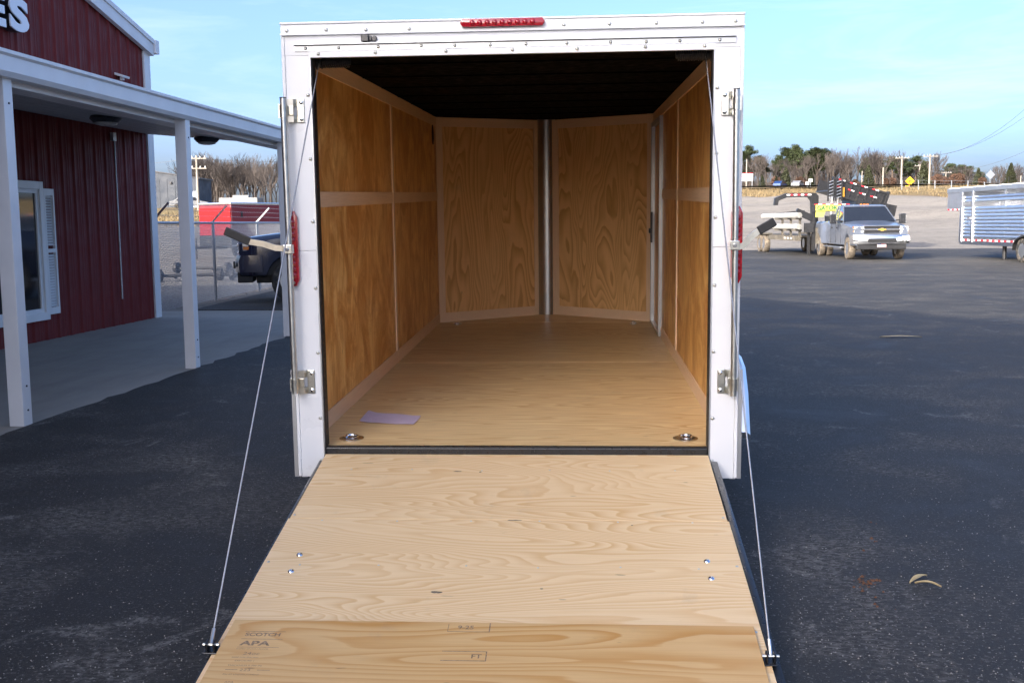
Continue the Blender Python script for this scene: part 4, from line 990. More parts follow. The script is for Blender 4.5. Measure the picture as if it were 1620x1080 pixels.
me = text_mesh('GATOR', .24, .003, .009, sx=.98); me.materials.clear(); me.materials.append(M['green'])
o = bpy.data.objects.new('lettering', me); COL.objects.link(o); o.parent = pnl; o.location = (-.55, -.0385, 1.868); o.rotation_euler = (math.pi/2, 0, 0)
p2 = MB(); p2.add([(-.60, -.03, 1.80), (-.20, -.03, 1.80), (-.30, -.03, 1.58), (-.60, -.03, 1.58), (-.60, -.02, 1.80), (-.20, -.02, 1.80), (-.30, -.02, 1.58), (-.60, -.02, 1.58)], ((0, 1, 2, 3), (7, 6, 5, 4), (0, 4, 5, 1), (1, 5, 6, 2), (2, 6, 7, 3), (3, 7, 4, 0)))
p2.build('sign_panel', M['yellowgreen'], G)
p3 = MB(); p3.add([(.46, -.034, 1.835), (.78, -.034, 1.835), (.98, .0, 2.0), (.5, -.034, 2.075), (.46, -.02, 1.835), (.78, -.02, 1.835), (.98, .014, 2.0), (.5, -.02, 2.075)], ((0, 1, 2, 3), (7, 6, 5, 4), (0, 4, 5, 1), (1, 5, 6, 2), (2, 6, 7, 3), (3, 7, 4, 0)))
p3.build('sign_panel', M['yellowgreen'], G)
for k in range(9):
    MB().box(-.66+k*.16, -.66+k*.16+.155, -.027, -.0202, 2.082, 2.112).build('reflective_tape', M['redtape' if k % 2 == 0 else 'whitetape'], G)
for k, zz in enumerate((1.05, 1.52)):     # pipe racks along the near side
    for yy in (.9, 2.3, 3.7): MB().box(-1.32, -.9, yy-.04, yy+.04, zz-.03, zz+.03).build('rack_arm', M['muddy_steel'], G)
for yy in (.9, 2.3, 3.7): MB().box(-1.02, -.94, yy-.05, yy+.05, .6, 1.75).build('rack_post', M['muddy_steel'], G)
for k in range(3): MB().box(-1.043, -1.0415, 1.9+k*.5, 2.15+k*.5, .68, .74).build('reflective_tape', M['whitetape'], G)
MB().box(-.98, -.64, .02, .3, .95, 1.35).build('tool_box', M['black_steel'], G, bevel=.01)
MB().box(-.8, -.7, .3, .42, .0, 1.1).build('landing_leg', M['black_steel'], G)
def loose_pipe(z, u0, label):
    x0, y0 = cam_xy(u0, 43.3); p = thing('pipe', label, 'pipe', (x0, y0, z), YAW, 'white pipes racked on the flatbed')
    MB().cyl((0, 0, 0), (0, 6.2, 0), .115, 16).build('barrel', M['pipe'], p, smooth=40)
    for yy in (.5, 2.2, 3.9, 5.6): MB().cyl((0, yy, 0), (0, yy+.06, 0), .122, 16).build('collar', M['pipe'], p, smooth=40)
    MB().lathe(((.115, 0), (.10, -.04), (.05, -.07)), 16, Matrix.Rotation(math.pi/2*0-math.pi/2, 4, 'X') @ Matrix.Diagonal((1, 1, -1, 1))).build('end_cap', M['pipe'], p, smooth=60)
loose_pipe(1.197, 13.0-1.17, 'white pipe on the lower rack of the muddy flatbed'); loose_pipe(1.667, 13.0-1.17, 'white pipe on the upper rack of the muddy flatbed')

# ================================================================== DUMP TRAILER WITH RAISED BED
DT = frame_at('dump_trailer', 'black gooseneck dump trailer with raised bed behind the silver pickup', 'trailer', 16.4, 50.5)
tilt = -.29
bed = MB(); Mx = Matrix.Translation((-1.25, 0, 2.85)) @ Matrix.Rotation(-tilt, 4, 'Y')
bed.box(0, 2.75, -.02, .03, -.02, .62, Mx); bed.box(0, 2.75, 1.98, 2.03, -.02, .62, Mx); bed.box(0, 2.75, .03, 1.98, -.02, .04, Mx)
bo = bed.build('dump_bed', M['black_steel'], DT)
for k in range(7): MB().box(.18+k*.4, .24+k*.4, -.07, -.021, -.02, .60, Mx).build('stake_rib', M['black_steel'], bo)
MB().box(0, 2.75, -.09, .06, .60, .69, Mx).build('top_rail', M['black_steel'], bo)
MB().box(-.02, 2.75, -.085, -.022, -.14, -.02, Mx).build('bottom_rail', M['black_steel'], bo)
for zz, n in ((.28, 4), (.62, 4)):
    for k in range(n): 
        for j, mm in enumerate(('redtape', 'whitetape')): MB().box(.3+k*.56+j*.16, .3+k*.56+j*.16+.155, -.0925, -.0908, zz, zz+.055, Mx).build('reflective_tape', M[mm], bo)
MB().box(2.75, 2.84, -.1, 2.1, -.3, .75, Mx).build('tailgate', M['black_steel'], bo)
low = Matrix.Translation((-.05, -.25, 1.98)) @ Matrix.Rotation(.20, 4, 'Y')
MB().box(0, 1.95, 0, 2.2, 0, .52, low).build('lower_bed', M['black_steel'], DT)
for k in range(4): MB().box(.25+k*.42, .33+k*.42, -.05, -.001, .02, .5, low).build('stake_rib', M['black_steel'], DT)
for k in range(3): MB().box(.4+k*.45, .56+k*.45, -.054, -.0505, .2, .26, low).build('reflective_tape', M['redtape' if k % 2 else 'whitetape'], DT)
# slatted side gates standing at the front of the bed
for (xx, col) in ((-1.32, M['black_steel']), (-.95, M['alu'])):
    gt = MB(); 
    gt.box(xx-.03, xx+.03, -.25, -.19, 2.35, 3.42); gt.box(xx+.24, xx+.30, -.25, -.19, 2.35, 3.42)
    g_o = gt.build('ramp_gate', M['black_steel'], DT)
    for k in range(6): MB().beam((xx+.03, -.22, 2.5+k*.15), (xx+.24, -.22, 2.57+k*.15), .03, .03).build('gate_slat', M['alu'], g_o)
MB().box(-.62, -.52, -.14, -.10, 2.55, 3.0).build('marker_plate', plain('orange_plate', (.7, .32, .03), .5), DT)
nk = MB(); nk.prism([(-1.45, 1.0), (-1.45, 2.62), (-1.6, 2.78), (-3.0, 2.78), (-3.55, 2.55), (-3.6, 2.2), (-3.42, 2.2), (-3.38, 2.42), (-2.95, 2.58), (-1.95, 2.58), (-1.8, 2.4), (-1.75, 1.0)], lambda a, b: (a, .85, b), lambda a, b: (a, 1.1, b))
nk.build('neck', M['black_steel'], DT)
for k in range(7): MB().box(-3.0+k*.17, -3.0+k*.17+.16, .845, .8495, 2.66, 2.72).build('reflective_tape', M['redtape' if k % 2 else 'whitetape'], DT)
for yy in (.5, 1.5): MB().beam((-2.0, yy, .75), (1.7, yy, .75), .12, .2).build('chassis_rail', M['black_steel'], DT)
for xx in (-1.05, -.75): MB().cyl((xx, .3, .85), (xx+.1, .3, 2.6), .05, 10).build('hydraulic_ram', M['pipe'], DT, smooth=40)
bm_ = MB(); bm_.beam((-3.9, .6, 1.75), (-2.2, .6, 1.9), .08, .08); bm_.beam((-2.6, .6, 1.9), (-1.7, .6, 1.5), .2, .3); bm_.build('tow_boom', M['black_steel'], DT)
for xx in (.3, 1.2):
    wl_ = MB(); 
    for yy in (.15, 1.85):
        Mw = Matrix.Translation((xx, yy, .38)) @ Matrix.Rotation(math.pi/2, 4, 'X')
        w_ = MB(); w_.lathe(((.2, -.12), (.36, -.12), (.38, -.08), (.38, .08), (.36, .12), (.2, .12)), 22, Mw); w_.build('wheel', M['tyre_dirty'], DT, smooth=40)
MB().cyl((-1.6, .95, .0), (-1.6, .95, .9), .07, 8).build('landing_leg', M['black_steel'], DT)

# ================================================================== LIVESTOCK TRAILER
LT = frame_at('livestock_trailer', 'polished aluminium gooseneck livestock trailer at the right edge of the lot', 'trailer', 17.0, 30.0)
LEN = 9.9          # local y 0..LEN (away), side facing the camera's left is x = 0
M['polished'] = plain('polished_aluminium', (.82, .85, .90), .30, 1., .06, 2.5)
BW_ = 2.05; ZT_ = 2.60
MB().box(0, BW_, 0, LEN, .52, .60).build('floor', M['black_steel'], LT)
MB().box(-.03, BW_+.03, -.1, LEN+1.25, ZT_-.16, ZT_).build('roof_rail', M['polished'], LT, bevel=.01)
MB().box(.02, BW_-.02, -.1, LEN+1.2, ZT_, ZT_+.03).build('roof', M['white_side'], LT)
MB().box(BW_-.04, BW_, 0, LEN, .6, ZT_-.16).build('far_side', M['polished'], LT)
zz = .74
lev = []
while zz < 1.78: lev.append((zz, .118)); zz += .128
lev += [(2.05, .11), (2.17, .10)]
for (z0_, hh) in lev:
    pr = [(.0, z0_), (-.022, z0_+.012), (-.030, z0_+hh*.55), (-.012, z0_+hh), (.0, z0_+hh+.006), (.02, z0_+hh+.006), (.02, z0_)]
    MB().prism(pr, lambda a, b: (a, .0, b), lambda a, b: (a, LEN-.1, b)).build('side_slat', M['polished'], LT, smooth=30)
MB().box(-.02, .02, 0, LEN, .50, .735).build('lower_rail', M['polished'], LT)
yy = 0; k = 0
while yy < LEN-.05:
    MB().box(-.0235, -.0202, yy, yy+.22, .64, .70).build('reflective_tape', M['redtape' if k % 2 else 'whitetape'], LT); yy += .225; k += 1
for yv, wd in ((LEN-.10, .2), (LEN-1.05, .13), (1.9, .1), (4.2, .1), (6.4, .1)):
    if yv < 8: MB().box(-.005, .03, yv-.04, yv+.04, .7, ZT_-.17).build('side_post', M['polished'], LT); continue
    MB().box(-.055, .03, yv-wd/2, yv+wd/2, .60, ZT_-.162).build('door_post', M['polished'], LT, bevel=.008)
la = MB(); la.box(-.085, -.056, LEN-1.0, LEN-.78, 1.45, 1.50); la.box(-.08, -.05, LEN-.92, LEN-.88, 1.22, 1.36); la.build('door_latch', M['chrome'], LT)
# gooseneck nose
MB().box(.0, .03, LEN, LEN+1.25, 1.85, ZT_-.161).build('nose_side', M['polished'], LT)
MB().box(BW_-.03, BW_, LEN, LEN+1.25, 1.85, ZT_-.161).build('nose_side', M['polished'], LT)
MB().box(.031, BW_-.031, LEN+1.2, LEN+1.25, 1.85, ZT_-.161).build('nose_front', M['polished'], LT)
MB().box(.0, BW_, LEN, LEN+1.25, 1.76, 1.849).build('nose_floor', M['polished'], LT)
for k in range(6): MB().box(-.0035, -.0005, LEN+.03+k*.2, LEN+.03+k*.2+.19, 1.78, 1.83).build('reflective_tape', M['redtape' if k % 2 else 'whitetape'], LT)
MB().box(.0, BW_, LEN-.04, LEN-.001, .5, 1.76).build('bulkhead', M['polished'], LT)
MB().beam((1.0, LEN+.05, .9), (1.0, LEN+.6, 1.75), .3, .14, (1, 0, 0)).build('neck_brace', M['black_steel'], LT)
MB().cyl((.35, LEN-2.9, .0), (.35, LEN-2.9, .55), .07, 10).build('landing_leg', M['black_steel'], LT); 
MB().box(.25, .45, LEN-3.0, LEN-2.8, 0, .03).build('leg_foot', M['black_steel'], LT)
for yv in (3.5, 4.55):
    for xx in (-.14, BW_+.14): wheel_parts(LT, Vector((xx, yv, .40)), .40, .24)
fd = MB(); rg = []
for a in range(0, 181, 15):
    q = math.radians(a); rg.append([Vector((-.30, 4.02-1.08*math.cos(q), .42+.50*math.sin(q)**.7)), Vector((-.021, 4.02-1.08*math.cos(q), .42+.50*math.sin(q)**.7)), Vector((-.021, 4.02-1.05*math.cos(q), .40+.47*math.sin(q)**.7)), Vector((-.30, 4.02-1.05*math.cos(q), .40+.47*math.sin(q)**.7))])
fd.loft(rg); fd.build('fender', M['black_steel'], LT, smooth=30)

# ================================================================== LEFT YARD
# red enclosed trailer beyond the fence
M['red_sunlit'] = plain('sunlit_red_panel', (.24, .004, .006), .6, 0, .05, 2., spec=.2)  # brighter copy of the trailer red: sunlight painted into the front
M['red_shaded'] = plain('shaded_red_panel', (.15, .008, .016), .4, 0, .06, 2., coat=.4)  # darker copy of the same red: shade painted into the body
x, y = depth_xy(366, 47)
RTt = thing('enclosed_trailer', 'red enclosed trailer with black stone guard in the gravel yard', 'trailer', (x, y, terrain(x, y)), YAW+.95)
# local: front face towards -x (lit side), long side faces -y
def rbx(a, b, c, d, e, f): return MB().box(a, b, c, d, e, f)
rbx(0, 5.2, 0, 2.2, .62, 2.42).build('body', M['red_shaded'], RTt, bevel=.05)
rbx(-.03, .0, .02, 2.18, 1.05, 2.28).build('front_panel', M['red_sunlit'], RTt, bevel=.01)
rbx(-.035, .0, .0, 2.2, .50, 1.045).build('stone_guard', M['black_steel'], RTt)
rbx(.0, .28, -.004, .0, .50, 1.0).build('stone_guard', M['black_steel'], RTt)
rbx(-.05, 5.25, -.03, 2.23, 2.42, 2.52).build('roof', M['chrome'], RTt, bevel=.03)
rbx(.0, 5.2, -.02, .0, .56, .64).build('lower_rail', M['alu'], RTt)
rbx(.55, .65, -.012, -.0005, 1.85, 2.12).build('vent', M['black'], RTt)
for yy in (.02, 2.0):
    for xx in (2.1, 2.95):
        w_ = MB(); w_.lathe(((.18, -.1), (.32, -.1), (.34, -.06), (.34, .06), (.32, .1), (.18, .1)), 20, Matrix.Translation((xx, yy+.12, .34)) @ Matrix.Rotation(math.pi/2, 4, 'X')); w_.build('wheel', M['tyre'], RTt, smooth=40)
mb = MB(); mb.beam((0, .3, .52), (-1.3, 1.1, .52), .08, .1); mb.beam((0, 1.9, .52), (-1.3, 1.1, .52), .08, .1); mb.build('tongue', M['black_steel'], RTt)
MB().cyl((-1.1, 1.1, 0), (-1.1, 1.1, .95), .04, 8).build('tongue_jack', M['black_steel'], RTt)

# loose trailer axles lying on the gravel
M['rusty'] = plain('greasy_steel', (.035, .033, .032), .6, .3, .3, 12., dirt=((.12, .07, .04), .6, 9.))
def axle(px, py, rot, label):
    p = ground(px, py); T = thing('loose_axle', label, 'axle', (p.x, p.y, 0), rot, 'trailer axles lying behind the fence')
    MB().cyl((0, 0, .16), (1.75, 0, .17), .042, 10).build('axle_tube', M['rusty'], T, smooth=40)
    for xx in (-.05, 1.8):
        d = MB(); d.lathe(((.05, -.10), (.10, -.07), (.17, -.05), (.175, .05), (.15, .07)), 20, Matrix.Translation((xx, 0, .175)) @ Matrix.Rotation(math.pi/2 if xx > 0 else -math.pi/2, 4, 'Y')); h = d.build('hub_drum', M['rusty'], T, smooth=35)
        for k in range(5):
            q = k*1.2566; MB().cyl((xx+(.10 if xx < 0 else -.10)*-1, .075*math.cos(q), .175+.075*math.sin(q)), (xx-(.06 if xx < 0 else -.06), .075*math.cos(q), .175+.075*math.sin(q)), .011, 6).build('wheel_stud', M['galv'], h)
    for xx in (.35, 1.4):
        pth = [(xx, -.38+.76*i/8, .10+.07*(1-((i-4)/4)**2)*-1+.07) for i in range(9)]; MB().tube(pth, .022, 6).build('leaf_spring', M['rusty'], T)
    return T
axle(352, 444, .05, 'loose black axle with a hub drum by the dark blue pickup')
axle(257, 446, .25, 'loose axle with hubs just behind the corner of the red building')
axle(283, 432, -.25, 'loose axle behind the middle porch post, farthest back')

# grey warehouse on the rise
x, y = depth_xy(228, 140); WH = thing('warehouse', 'grey metal warehouse on the rise beyond the yard', 'building', (x, y, terrain(x, y)-.3), YAW)
M['grey_metal'] = plain('grey_sheet', (.040, .048, .062), .7, 0, .05, .4)
mb = MB(); mb.prism([(-9, 0), (7.4, 0), (7.4, 4.15), (1.5, 5.1), (-9, 5.1)], lambda a, b: (a, 0, b), lambda a, b: (a, 6, b)); mb.build('wall', M['grey_metal'], WH)
mb = MB(); mb.prism([(-9.2, 5.11), (1.5, 5.11), (7.6, 4.13), (7.6, 4.27), (1.5, 5.25), (-9.2, 5.25)], lambda a, b: (a, -.15, b), lambda a, b: (a, 6.1, b)); mb.build('roof', M['dark_metal'], WH)
do = MB().box(6.0, 7.15, -.06, -.001, .3, 2.5).build('door', plain('pale_door', (.55, .6, .68), .5), WH)
for k in range(4): MB().box(6.02, 7.13, -.066, -.0605, .32+k*.55, .82+k*.55).build('door_panel', plain('pale_door_panel', (.58, .62, .7), .5), do)
for xx in (-2.6, 3.6): MB().box(xx, xx+.3, -.2, -.001, 3.5, 3.8).build('wall_light', M['dark_metal'], WH)
for k in range(16): MB().box(-9+k*1.02, -9+k*1.02+.05, -.03, -.001, 0, 4.1).build('panel_rib', M['grey_metal'], WH)

# white camper and white pickup beyond the red trailer
x, y = depth_xy(378, 104); CP = thing('camper', 'white camper roof showing above the red trailer', 'camper', (x, y, terrain(x, y)), YAW)
ZR = CAM.z+ray(378, 313).z*104-terrain(x, y)
MB().box(-1.9, 1.9, 0, 2.3, .5, ZR).build('body', plain('camper_white', (.19, .19, .185), .6), CP, bevel=.08); MB().box(-.7, .9, .6, 1.4, ZR, ZR+.25).build('air_conditioner', plain('ac_white', (.2, .2, .195), .6), CP, bevel=.05)
MB().box(-1.5, 1.5, -.02, -.001, ZR-.9, ZR-.5).build('window', M['glass'], CP); MB().box(-1.85, 1.85, -.03, 0.0, .75, .9).build('stripe', M['grey_metal'], CP)
for xx in (-.4, .45): MB().cyl((xx, -.02, .35), (xx, .2, .35), .35, 16).build('wheel', M['tyre'], CP)
def far_car(name, label, px, D, col, rot, sc=1., van=False):
    x, y = depth_xy(px, D); z = terrain(x, y)+.15
    T = thing(name, label, 'car', (x, y, z), YAW+rot)
    b_ = MB(); b_.prism([(-2.2, .3), (2.2, .3), (2.25, .75), (1.4, .88), (.75, 1.38), (-1.0, 1.42), (-1.75, .95), (-2.2, .85)], lambda a, b: (a, -.85, b), lambda a, b: (a, .85, b)); b_.build('body', col, T, bevel=.06)
    g_ = MB(); g_.prism([(-1.5, .95), (1.2, .92), (.7, 1.32), (-1.0, 1.35)], lambda a, b: (a, -.865, b), lambda a, b: (a, .865, b)); g_.build('windows', M['glass'], T)
    for xx in (-1.35, 1.4):
        for yy in (-.8, .8): MB().cyl((xx, yy-.1, .32), (xx, yy+.1, .32), .32, 16).build('wheel', M['tyre'], T)
    return T
far_car('parked_car', 'white car parked by the grey warehouse', 301, 128, plain('car_white', (.17, .175, .18), .4), .2)
far_car('passing_car', 'silver car on the far road below the pines', 1261, 225, plain('car_silver', (.25, .26, .28), .35, .4), 1.05)
far_car('passing_car', 'blue car on the far road left of the silver car', 1233, 228, plain('car_blue', (.02, .05, .16), .35, .3), 1.0)

# ================================================================== POLES, WIRES AND SIGNS
M['pole'] = plain('weathered_pole', (.26, .235, .20), .9, 0, .15, 3.)
WIRE = plain('power_line', (.05, .05, .055), .6)
def upole(px, D, ytop, label, arms=1, lean=0.):
    x, y = depth_xy(px, D); z0 = terrain(x, y); d = ray(px, ytop); top = CAM.z+d.z*(D/(Vector((d.x, d.y, 0)).dot(FH)))
    T = thing('utility_pole', label, 'utility pole', (x, y, z0), YAW, rot=None); h = top-z0
    MB().tube([(0, 0, -.3), (lean*h*.5, 0, h*.5), (lean*h, 0, h)], [.17, .145, .11], 8).build('pole', M['pole'], T, smooth=50)
    for k in range(arms):
        zz = h-.35-k*1.1; MB().box(-1.15+lean*h, 1.15+lean*h, -.22, -.11, zz-.06, zz+.06).build('crossarm', M['pole'], T)
        for xx in (-1.0, -.45, .45, 1.0): MB().cyl((xx+lean*h, -.16, zz+.06), (xx+lean*h, -.16, zz+.26), .05, 6).build('insulator', M['galv'], T)
    return Vector((x, y, z0+h-.2))
pA = upole(315, 120, 246, 'wooden utility pole with crossarm beside the grey warehouse', 2)
MBx = MB()
pB = upole(1395, 190, 265, 'short bare utility pole leftmost among the roadside poles', 0)
pC = upole(1424, 175, 247, 'tall utility pole just left of the yellow road sign', 1)
pD = upole(1452, 215, 260, 'leaning utility pole just right of the yellow road sign', 1, .02)
pE = upole(1468, 165, 244, 'tallest utility pole with wide crossarm right of the yellow sign', 1)
pF = upole(1494, 235, 271, 'far utility pole in front of the rightmost big pine', 1)
pG = upole(1612, 250, 278, 'distant utility pole at the right edge of the picture', 0)
pH = upole(1180, 230, 252, 'pale utility pole among the pines above the white billboard', 0)
pI = upole(1362, 240, 271, 'small utility pole in front of the bare trees above the pickup', 0)
def wire(a, b, sag, r=.02, n=14):
    pts_ = [a.lerp(b, i/n)+Vector((0, 0, -sag*4*(i/n)*(1-i/n))) for i in range(n+1)]; return MB().tube(pts_, r, 4)
x2, y2 = depth_xy(1760, 120); E2 = Vector((x2, y2, 26.)); x3, y3 = depth_xy(1760, 140); E3 = Vector((x3, y3, 18))
tag(wire(pE+Vector((.9, 0, 0)), E2, 4.).build('power_line', WIRE), 'upper power line sagging from the tallest pole to the right', 'power line')
tag(wire(pE+Vector((-.9, 0, 0)), E2+Vector((2, 0, -.8)), 4.3).build('power_line', WIRE), 'second power line just under the upper one on the right', 'power line')
tag(wire(pE+Vector((0, 0, -2.5)), E3, 3.).build('power_line', WIRE), 'lowest power line running right from the tallest pole', 'power line')
tag(wire(pC, pE, 1.).build('power_line', WIRE), 'power line strung between the two tall roadside poles', 'power line')
x4, y4 = depth_xy(560, 130); x5, y5 = depth_xy(90, 125)
tag(wire(pA, Vector((x4, y4, pA.z+1)), .8).build('power_line', WIRE), 'power line running right from the pole by the warehouse', 'power line')
tag(wire(pA, Vector((x5, y5, pA.z+.5)), .8).build('power_line', WIRE), 'power line running left from the pole by the warehouse', 'power line')
def roadsign(px, py, D, size, label, face, back=False):
    x, y = depth_xy(px, D); z0 = terrain(x, y); d = ray(px, py); zc = CAM.z+d.z*(D/(Vector((d.x, d.y, 0)).dot(FH)))
    T = thing('road_sign', label, 'road sign', (x, y, z0), YAW); h = zc-z0
    MB().box(-.04, .04, .02, .07, -.2, h+size*.5).build('sign_post', M['galv'], T)
    pl = MB(); q = size/2; pl.prism([(-q, 0), (0, -q), (q, 0), (0, q)], lambda a, b: (a, .0, h+b), lambda a, b: (a, .018, h+b)); po = pl.build('sign_plate', face, T)
    return T, h, po
M['sign_yellow'] = plain('sign_yellow', (.85, .42, .01), .5, 0, .03); M['sign_black'] = plain('sign_black', (.01, .01, .01), .5)
T, h, po = roadsign(1437.5, 286.5, 150, 1.30, 'yellow diamond crossroads sign with a small plaque below', M['sign_yellow'])
mb = MB(); mb.prism([(-.60, 0), (0, -.60), (.60, 0), (0, .60)], lambda a, b: (a, -.004, h+b), lambda a, b: (a, -.0005, h+b)); mb.prism([(-.56, 0), (0, -.56), (.56, 0), (0, .56)], lambda a, b: (a, -.0065, h+b), lambda a, b: (a, -.0045, h+b))
cr = MB(); cr.box(-.33, .33, -.02, -.0005, h-.055, h+.055); cr.box(-.055, .055, -.021, -.0004, h-.33, h+.33); cr.build('cross_symbol', M['sign_black'], po)
MB().box(-.62, -.05, -.01, .012, h-1.05, h-.60).build('plaque', M['sign_yellow'], T)
roadsign(1564, 276.5, 150, 1.35, 'back of a grey diamond road sign above the livestock trailer', M['galv'])
def smallsign(px, py, D, wd, ht, label, mat_):
    x, y = depth_xy(px, D); z0 = terrain(x, y); d = ray(px, py); zc = CAM.z+d.z*(D/(Vector((d.x, d.y, 0)).dot(FH)))
    T = thing('small_sign', label, 'sign', (x, y, z0), YAW)
    MB().box(-.05, .05, .03, .09, -.2, zc-z0).build('sign_post', M['galv'], T); MB().box(-wd/2, wd/2, 0, .03, zc-z0-ht/2, zc-z0+ht/2).build('sign_plate', mat_, T)
smallsign(1281, 285.5, 170, .62, .45, 'small white roadside sign standing higher of the two', M['whitetape']); smallsign(1276, 290, 168, .5, .5, 'small pale roadside sign lower left of the white one', M['sign_face'])
x, y = depth_xy(1180, 165); z0 = terrain(x, y); d = ray(1183, 281); zc = CAM.z+d.z*165
BB = thing('billboard', 'white billboard with red lettering beside the trailer on the far bank', 'billboard', (x, y, z0), YAW)
bp_ = MB().box(-.95, 1.0, 0, .06, zc-z0-.62, zc-z0+.62).build('board', M['sign_face'], BB)
MB().box(-.95, 1.0, -.01, -.0005, zc-z0+.50, zc-z0+.62).build('red_border', M['redtape'], bp_)
for k in range(3):
    zz = zc-z0+.26-k*.27; xx = -.8+.1*k
    while xx < .85-.1*k:
        wd = random.uniform(.12, .3); MB().box(xx, min(xx+wd, .9), -.008, -.0005, zz, zz+.12).build('red_print', M['redtape'], bp_); xx += wd+.07
for xx in (-.85, .9): MB().box(xx-.05, xx+.05, .061, .14, -.2, zc-z0+.6).build('board_post', M['galv'], BB)
# far wire fence along the road
x0, y0 = depth_xy(1190, 185)
FF = thing('roadside_fence', 'thin wire fence with metal posts along the foot of the far trees', 'fence', (0, 0, 0))
pr_ = None
for k in range(26):
    x, y = depth_xy(1185+k*17, 188); z = terrain(x, y); MB().box(x-.03, x+.03, y-.03, y+.03, z-.2, z+1.6).build('fence_post', M['dark_metal'], FF)
    if pr_:
        for hh in (.5, 1.0, 1.55): MB().beam((pr_[0], pr_[1], pr_[2]+hh), (x, y, z+hh), .015, .015).build('fence_wire', M['dark_metal'], FF)
    pr_ = (x, y, z)
# near roadside guard fence on the right bank
FG = thing('bank_fence', 'low wire fence running up the grass bank on the right', 'fence', (0, 0, 0)); pr_ = None
for k in range(9):
    x, y = depth_xy(1425+k*26, 128-k*3); z = terrain(x, y); MB().box(x-.04, x+.04, y-.04, y+.04, z-.2, z+1.2).build('fence_post', M['galv'], FG)
    if pr_:
        for hh in (.4, .8, 1.15): MB().beam((pr_[0], pr_[1], pr_[2]+hh), (x, y, z+hh), .015, .015).build('fence_wire', M['galv'], FG)
    pr_ = (x, y, z)

# ================================================================== TREES
M['bark'] = plain('bark', (.055, .044, .037), .95, 0, .2, 4.); M['twig'] = plain('twigs', (.052, .042, .037), .95, 0, .3, .6)
M['needle'] = plain('pine_needles', (.030, .043, .013), .8, 0, .5, .9); M['cedar'] = plain('cedar', (.026, .031, .011), .85, 0, .35, 1.5); M['russet'] = plain('russet_leaves', (.085, .045, .027), .9, 0, .3, 1.)
M['pine_bark'] = plain('pine_bark', (.12, .085, .065), .95, 0, .2, 4.)
def stick(mb, a, b, r0, r1, n=4):
    mb.cyl(a, b, r0, n, r1, caps=False)
def bare_tree(seed, H, label, spread=.55):
    rr = random.Random(seed); T = thing('bare_tree', label, 'tree'); tr = MB(); cr = MB()
    def grow(p, d, L, r, lev):
        q = p+d*L
        (tr if lev < 2 else cr).cyl(p, q, r, 6 if lev < 2 else 3, r*.68, caps=False)
        if lev >= 6 or (lev == 5 and rr.random() < .35): return
        nb = rr.choice((2, 3, 3)) if lev else 4
        for k in range(nb):
            t = rr.uniform(.45, 1.) if k else 1.
            dd = (d+Vector((rr.uniform(-1, 1), rr.uniform(-1, 1), rr.uniform(-.15, .6)))*(spread if k else .28)).normalized()
            grow(p+d*L*t, dd, L*rr.uniform(.58, .80), max(.013, r*(.62 if k else .7)), lev+1)
    grow(Vector((0, 0, -.3)), Vector((rr.uniform(-.05, .05), rr.uniform(-.05, .05), 1)), H*.30, H*.016, 0)
    tr.build('trunk', M['bark'], T, smooth=60); cr.build('crown', M['twig'], T); return T
def clump(mb, rr, c, R, n, s):
    for i in range(n):
        v = Vector((rr.gauss(0, 1), rr.gauss(0, 1), rr.gauss(0, .75))).normalized()*R*rr.random()**.4
        p = c+v; a = Vector((rr.uniform(-1, 1), rr.uniform(-1, 1), rr.uniform(-.6, .9))).normalized()*s*rr.uniform(.6, 1.4); b = a.orthogonal().normalized()*s*.35
        mb.add([p-a*.5-b, p-a*.5+b, p+a*.6], ((0, 1, 2),))
def pine_tree(seed, H, label, crown_from=.42, wd=.22):
    rr = random.Random(seed); T = thing('pine_tree', label, 'tree'); tr = MB(); cr = MB()
    sway = [Vector((rr.uniform(-.2, .2)*k/5, rr.uniform(-.2, .2)*k/5, H*k/5-(.3 if k == 0 else 0))) for k in range(6)]
    tr.tube(sway, [.016*H*(1-.15*k) for k in range(6)], 7)
    nl = 30
    for k in range(nl):
        f = crown_from+(1-crown_from)*(k/nl)**.9
        z = H*f; a = rr.random()*6.28; L = H*wd*(1.05-.75*max(0, (f-.55)/.45)**1.5)*rr.uniform(.5, 1.1)
        p = Vector((0, 0, z)); q = p+Vector((math.cos(a)*L, math.sin(a)*L, L*rr.uniform(.05, .45)))
        tr.cyl(p, q, .05, 4, .02, caps=False)
        for j in range(rr.choice((2, 3, 3))):
            t = rr.uniform(.5, 1.05); c = p.lerp(q, t)+Vector((rr.uniform(-.4, .4), rr.uniform(-.4, .4), rr.uniform(0, .5)))
            clump(cr, rr, c, H*.06*rr.uniform(.7, 1.3), 70, .30)
    tr.build('trunk', M['pine_bark'], T, smooth=60); cr.build('crown', M['needle'], T); return T
def conifer(seed, H, label, mat_, rounded=False):
    rr = random.Random(seed); T = thing('cedar_tree', label, 'tree'); MB().tube([(0, 0, -.2), (0, 0, H*.9)], [.09, .02], 6).build('trunk', M['bark'], T); cr = MB()
    for i in range(1500):
        f = rr.random()**1.3; R = (H*.45*math.sqrt(max(0, 1-(2*f-1)**2)) if rounded else H*.33*(1-f)**.8)*rr.uniform(.35, 1.05); a = rr.random()*6.28
        clump(cr, rr, Vector((math.cos(a)*R, math.sin(a)*R, .25+H*f*.97)), .12, 1, .34)
    cr.build('crown', mat_, T); return T
def put(o, px, D, first, sc=1., **kw):
    x, y = depth_xy(px, D); z = terrain(x, y)
    if first: o.location = (x, y, z); o.rotation_euler = (0, 0, kw.get('rz', 0)); o.scale = (sc, sc, sc); return o
    return dup(o, (x, y, z), kw.get('rz', random.random()*6.28), sc, kw.get('label'), kw.get('group'))
rt = random.Random(21)
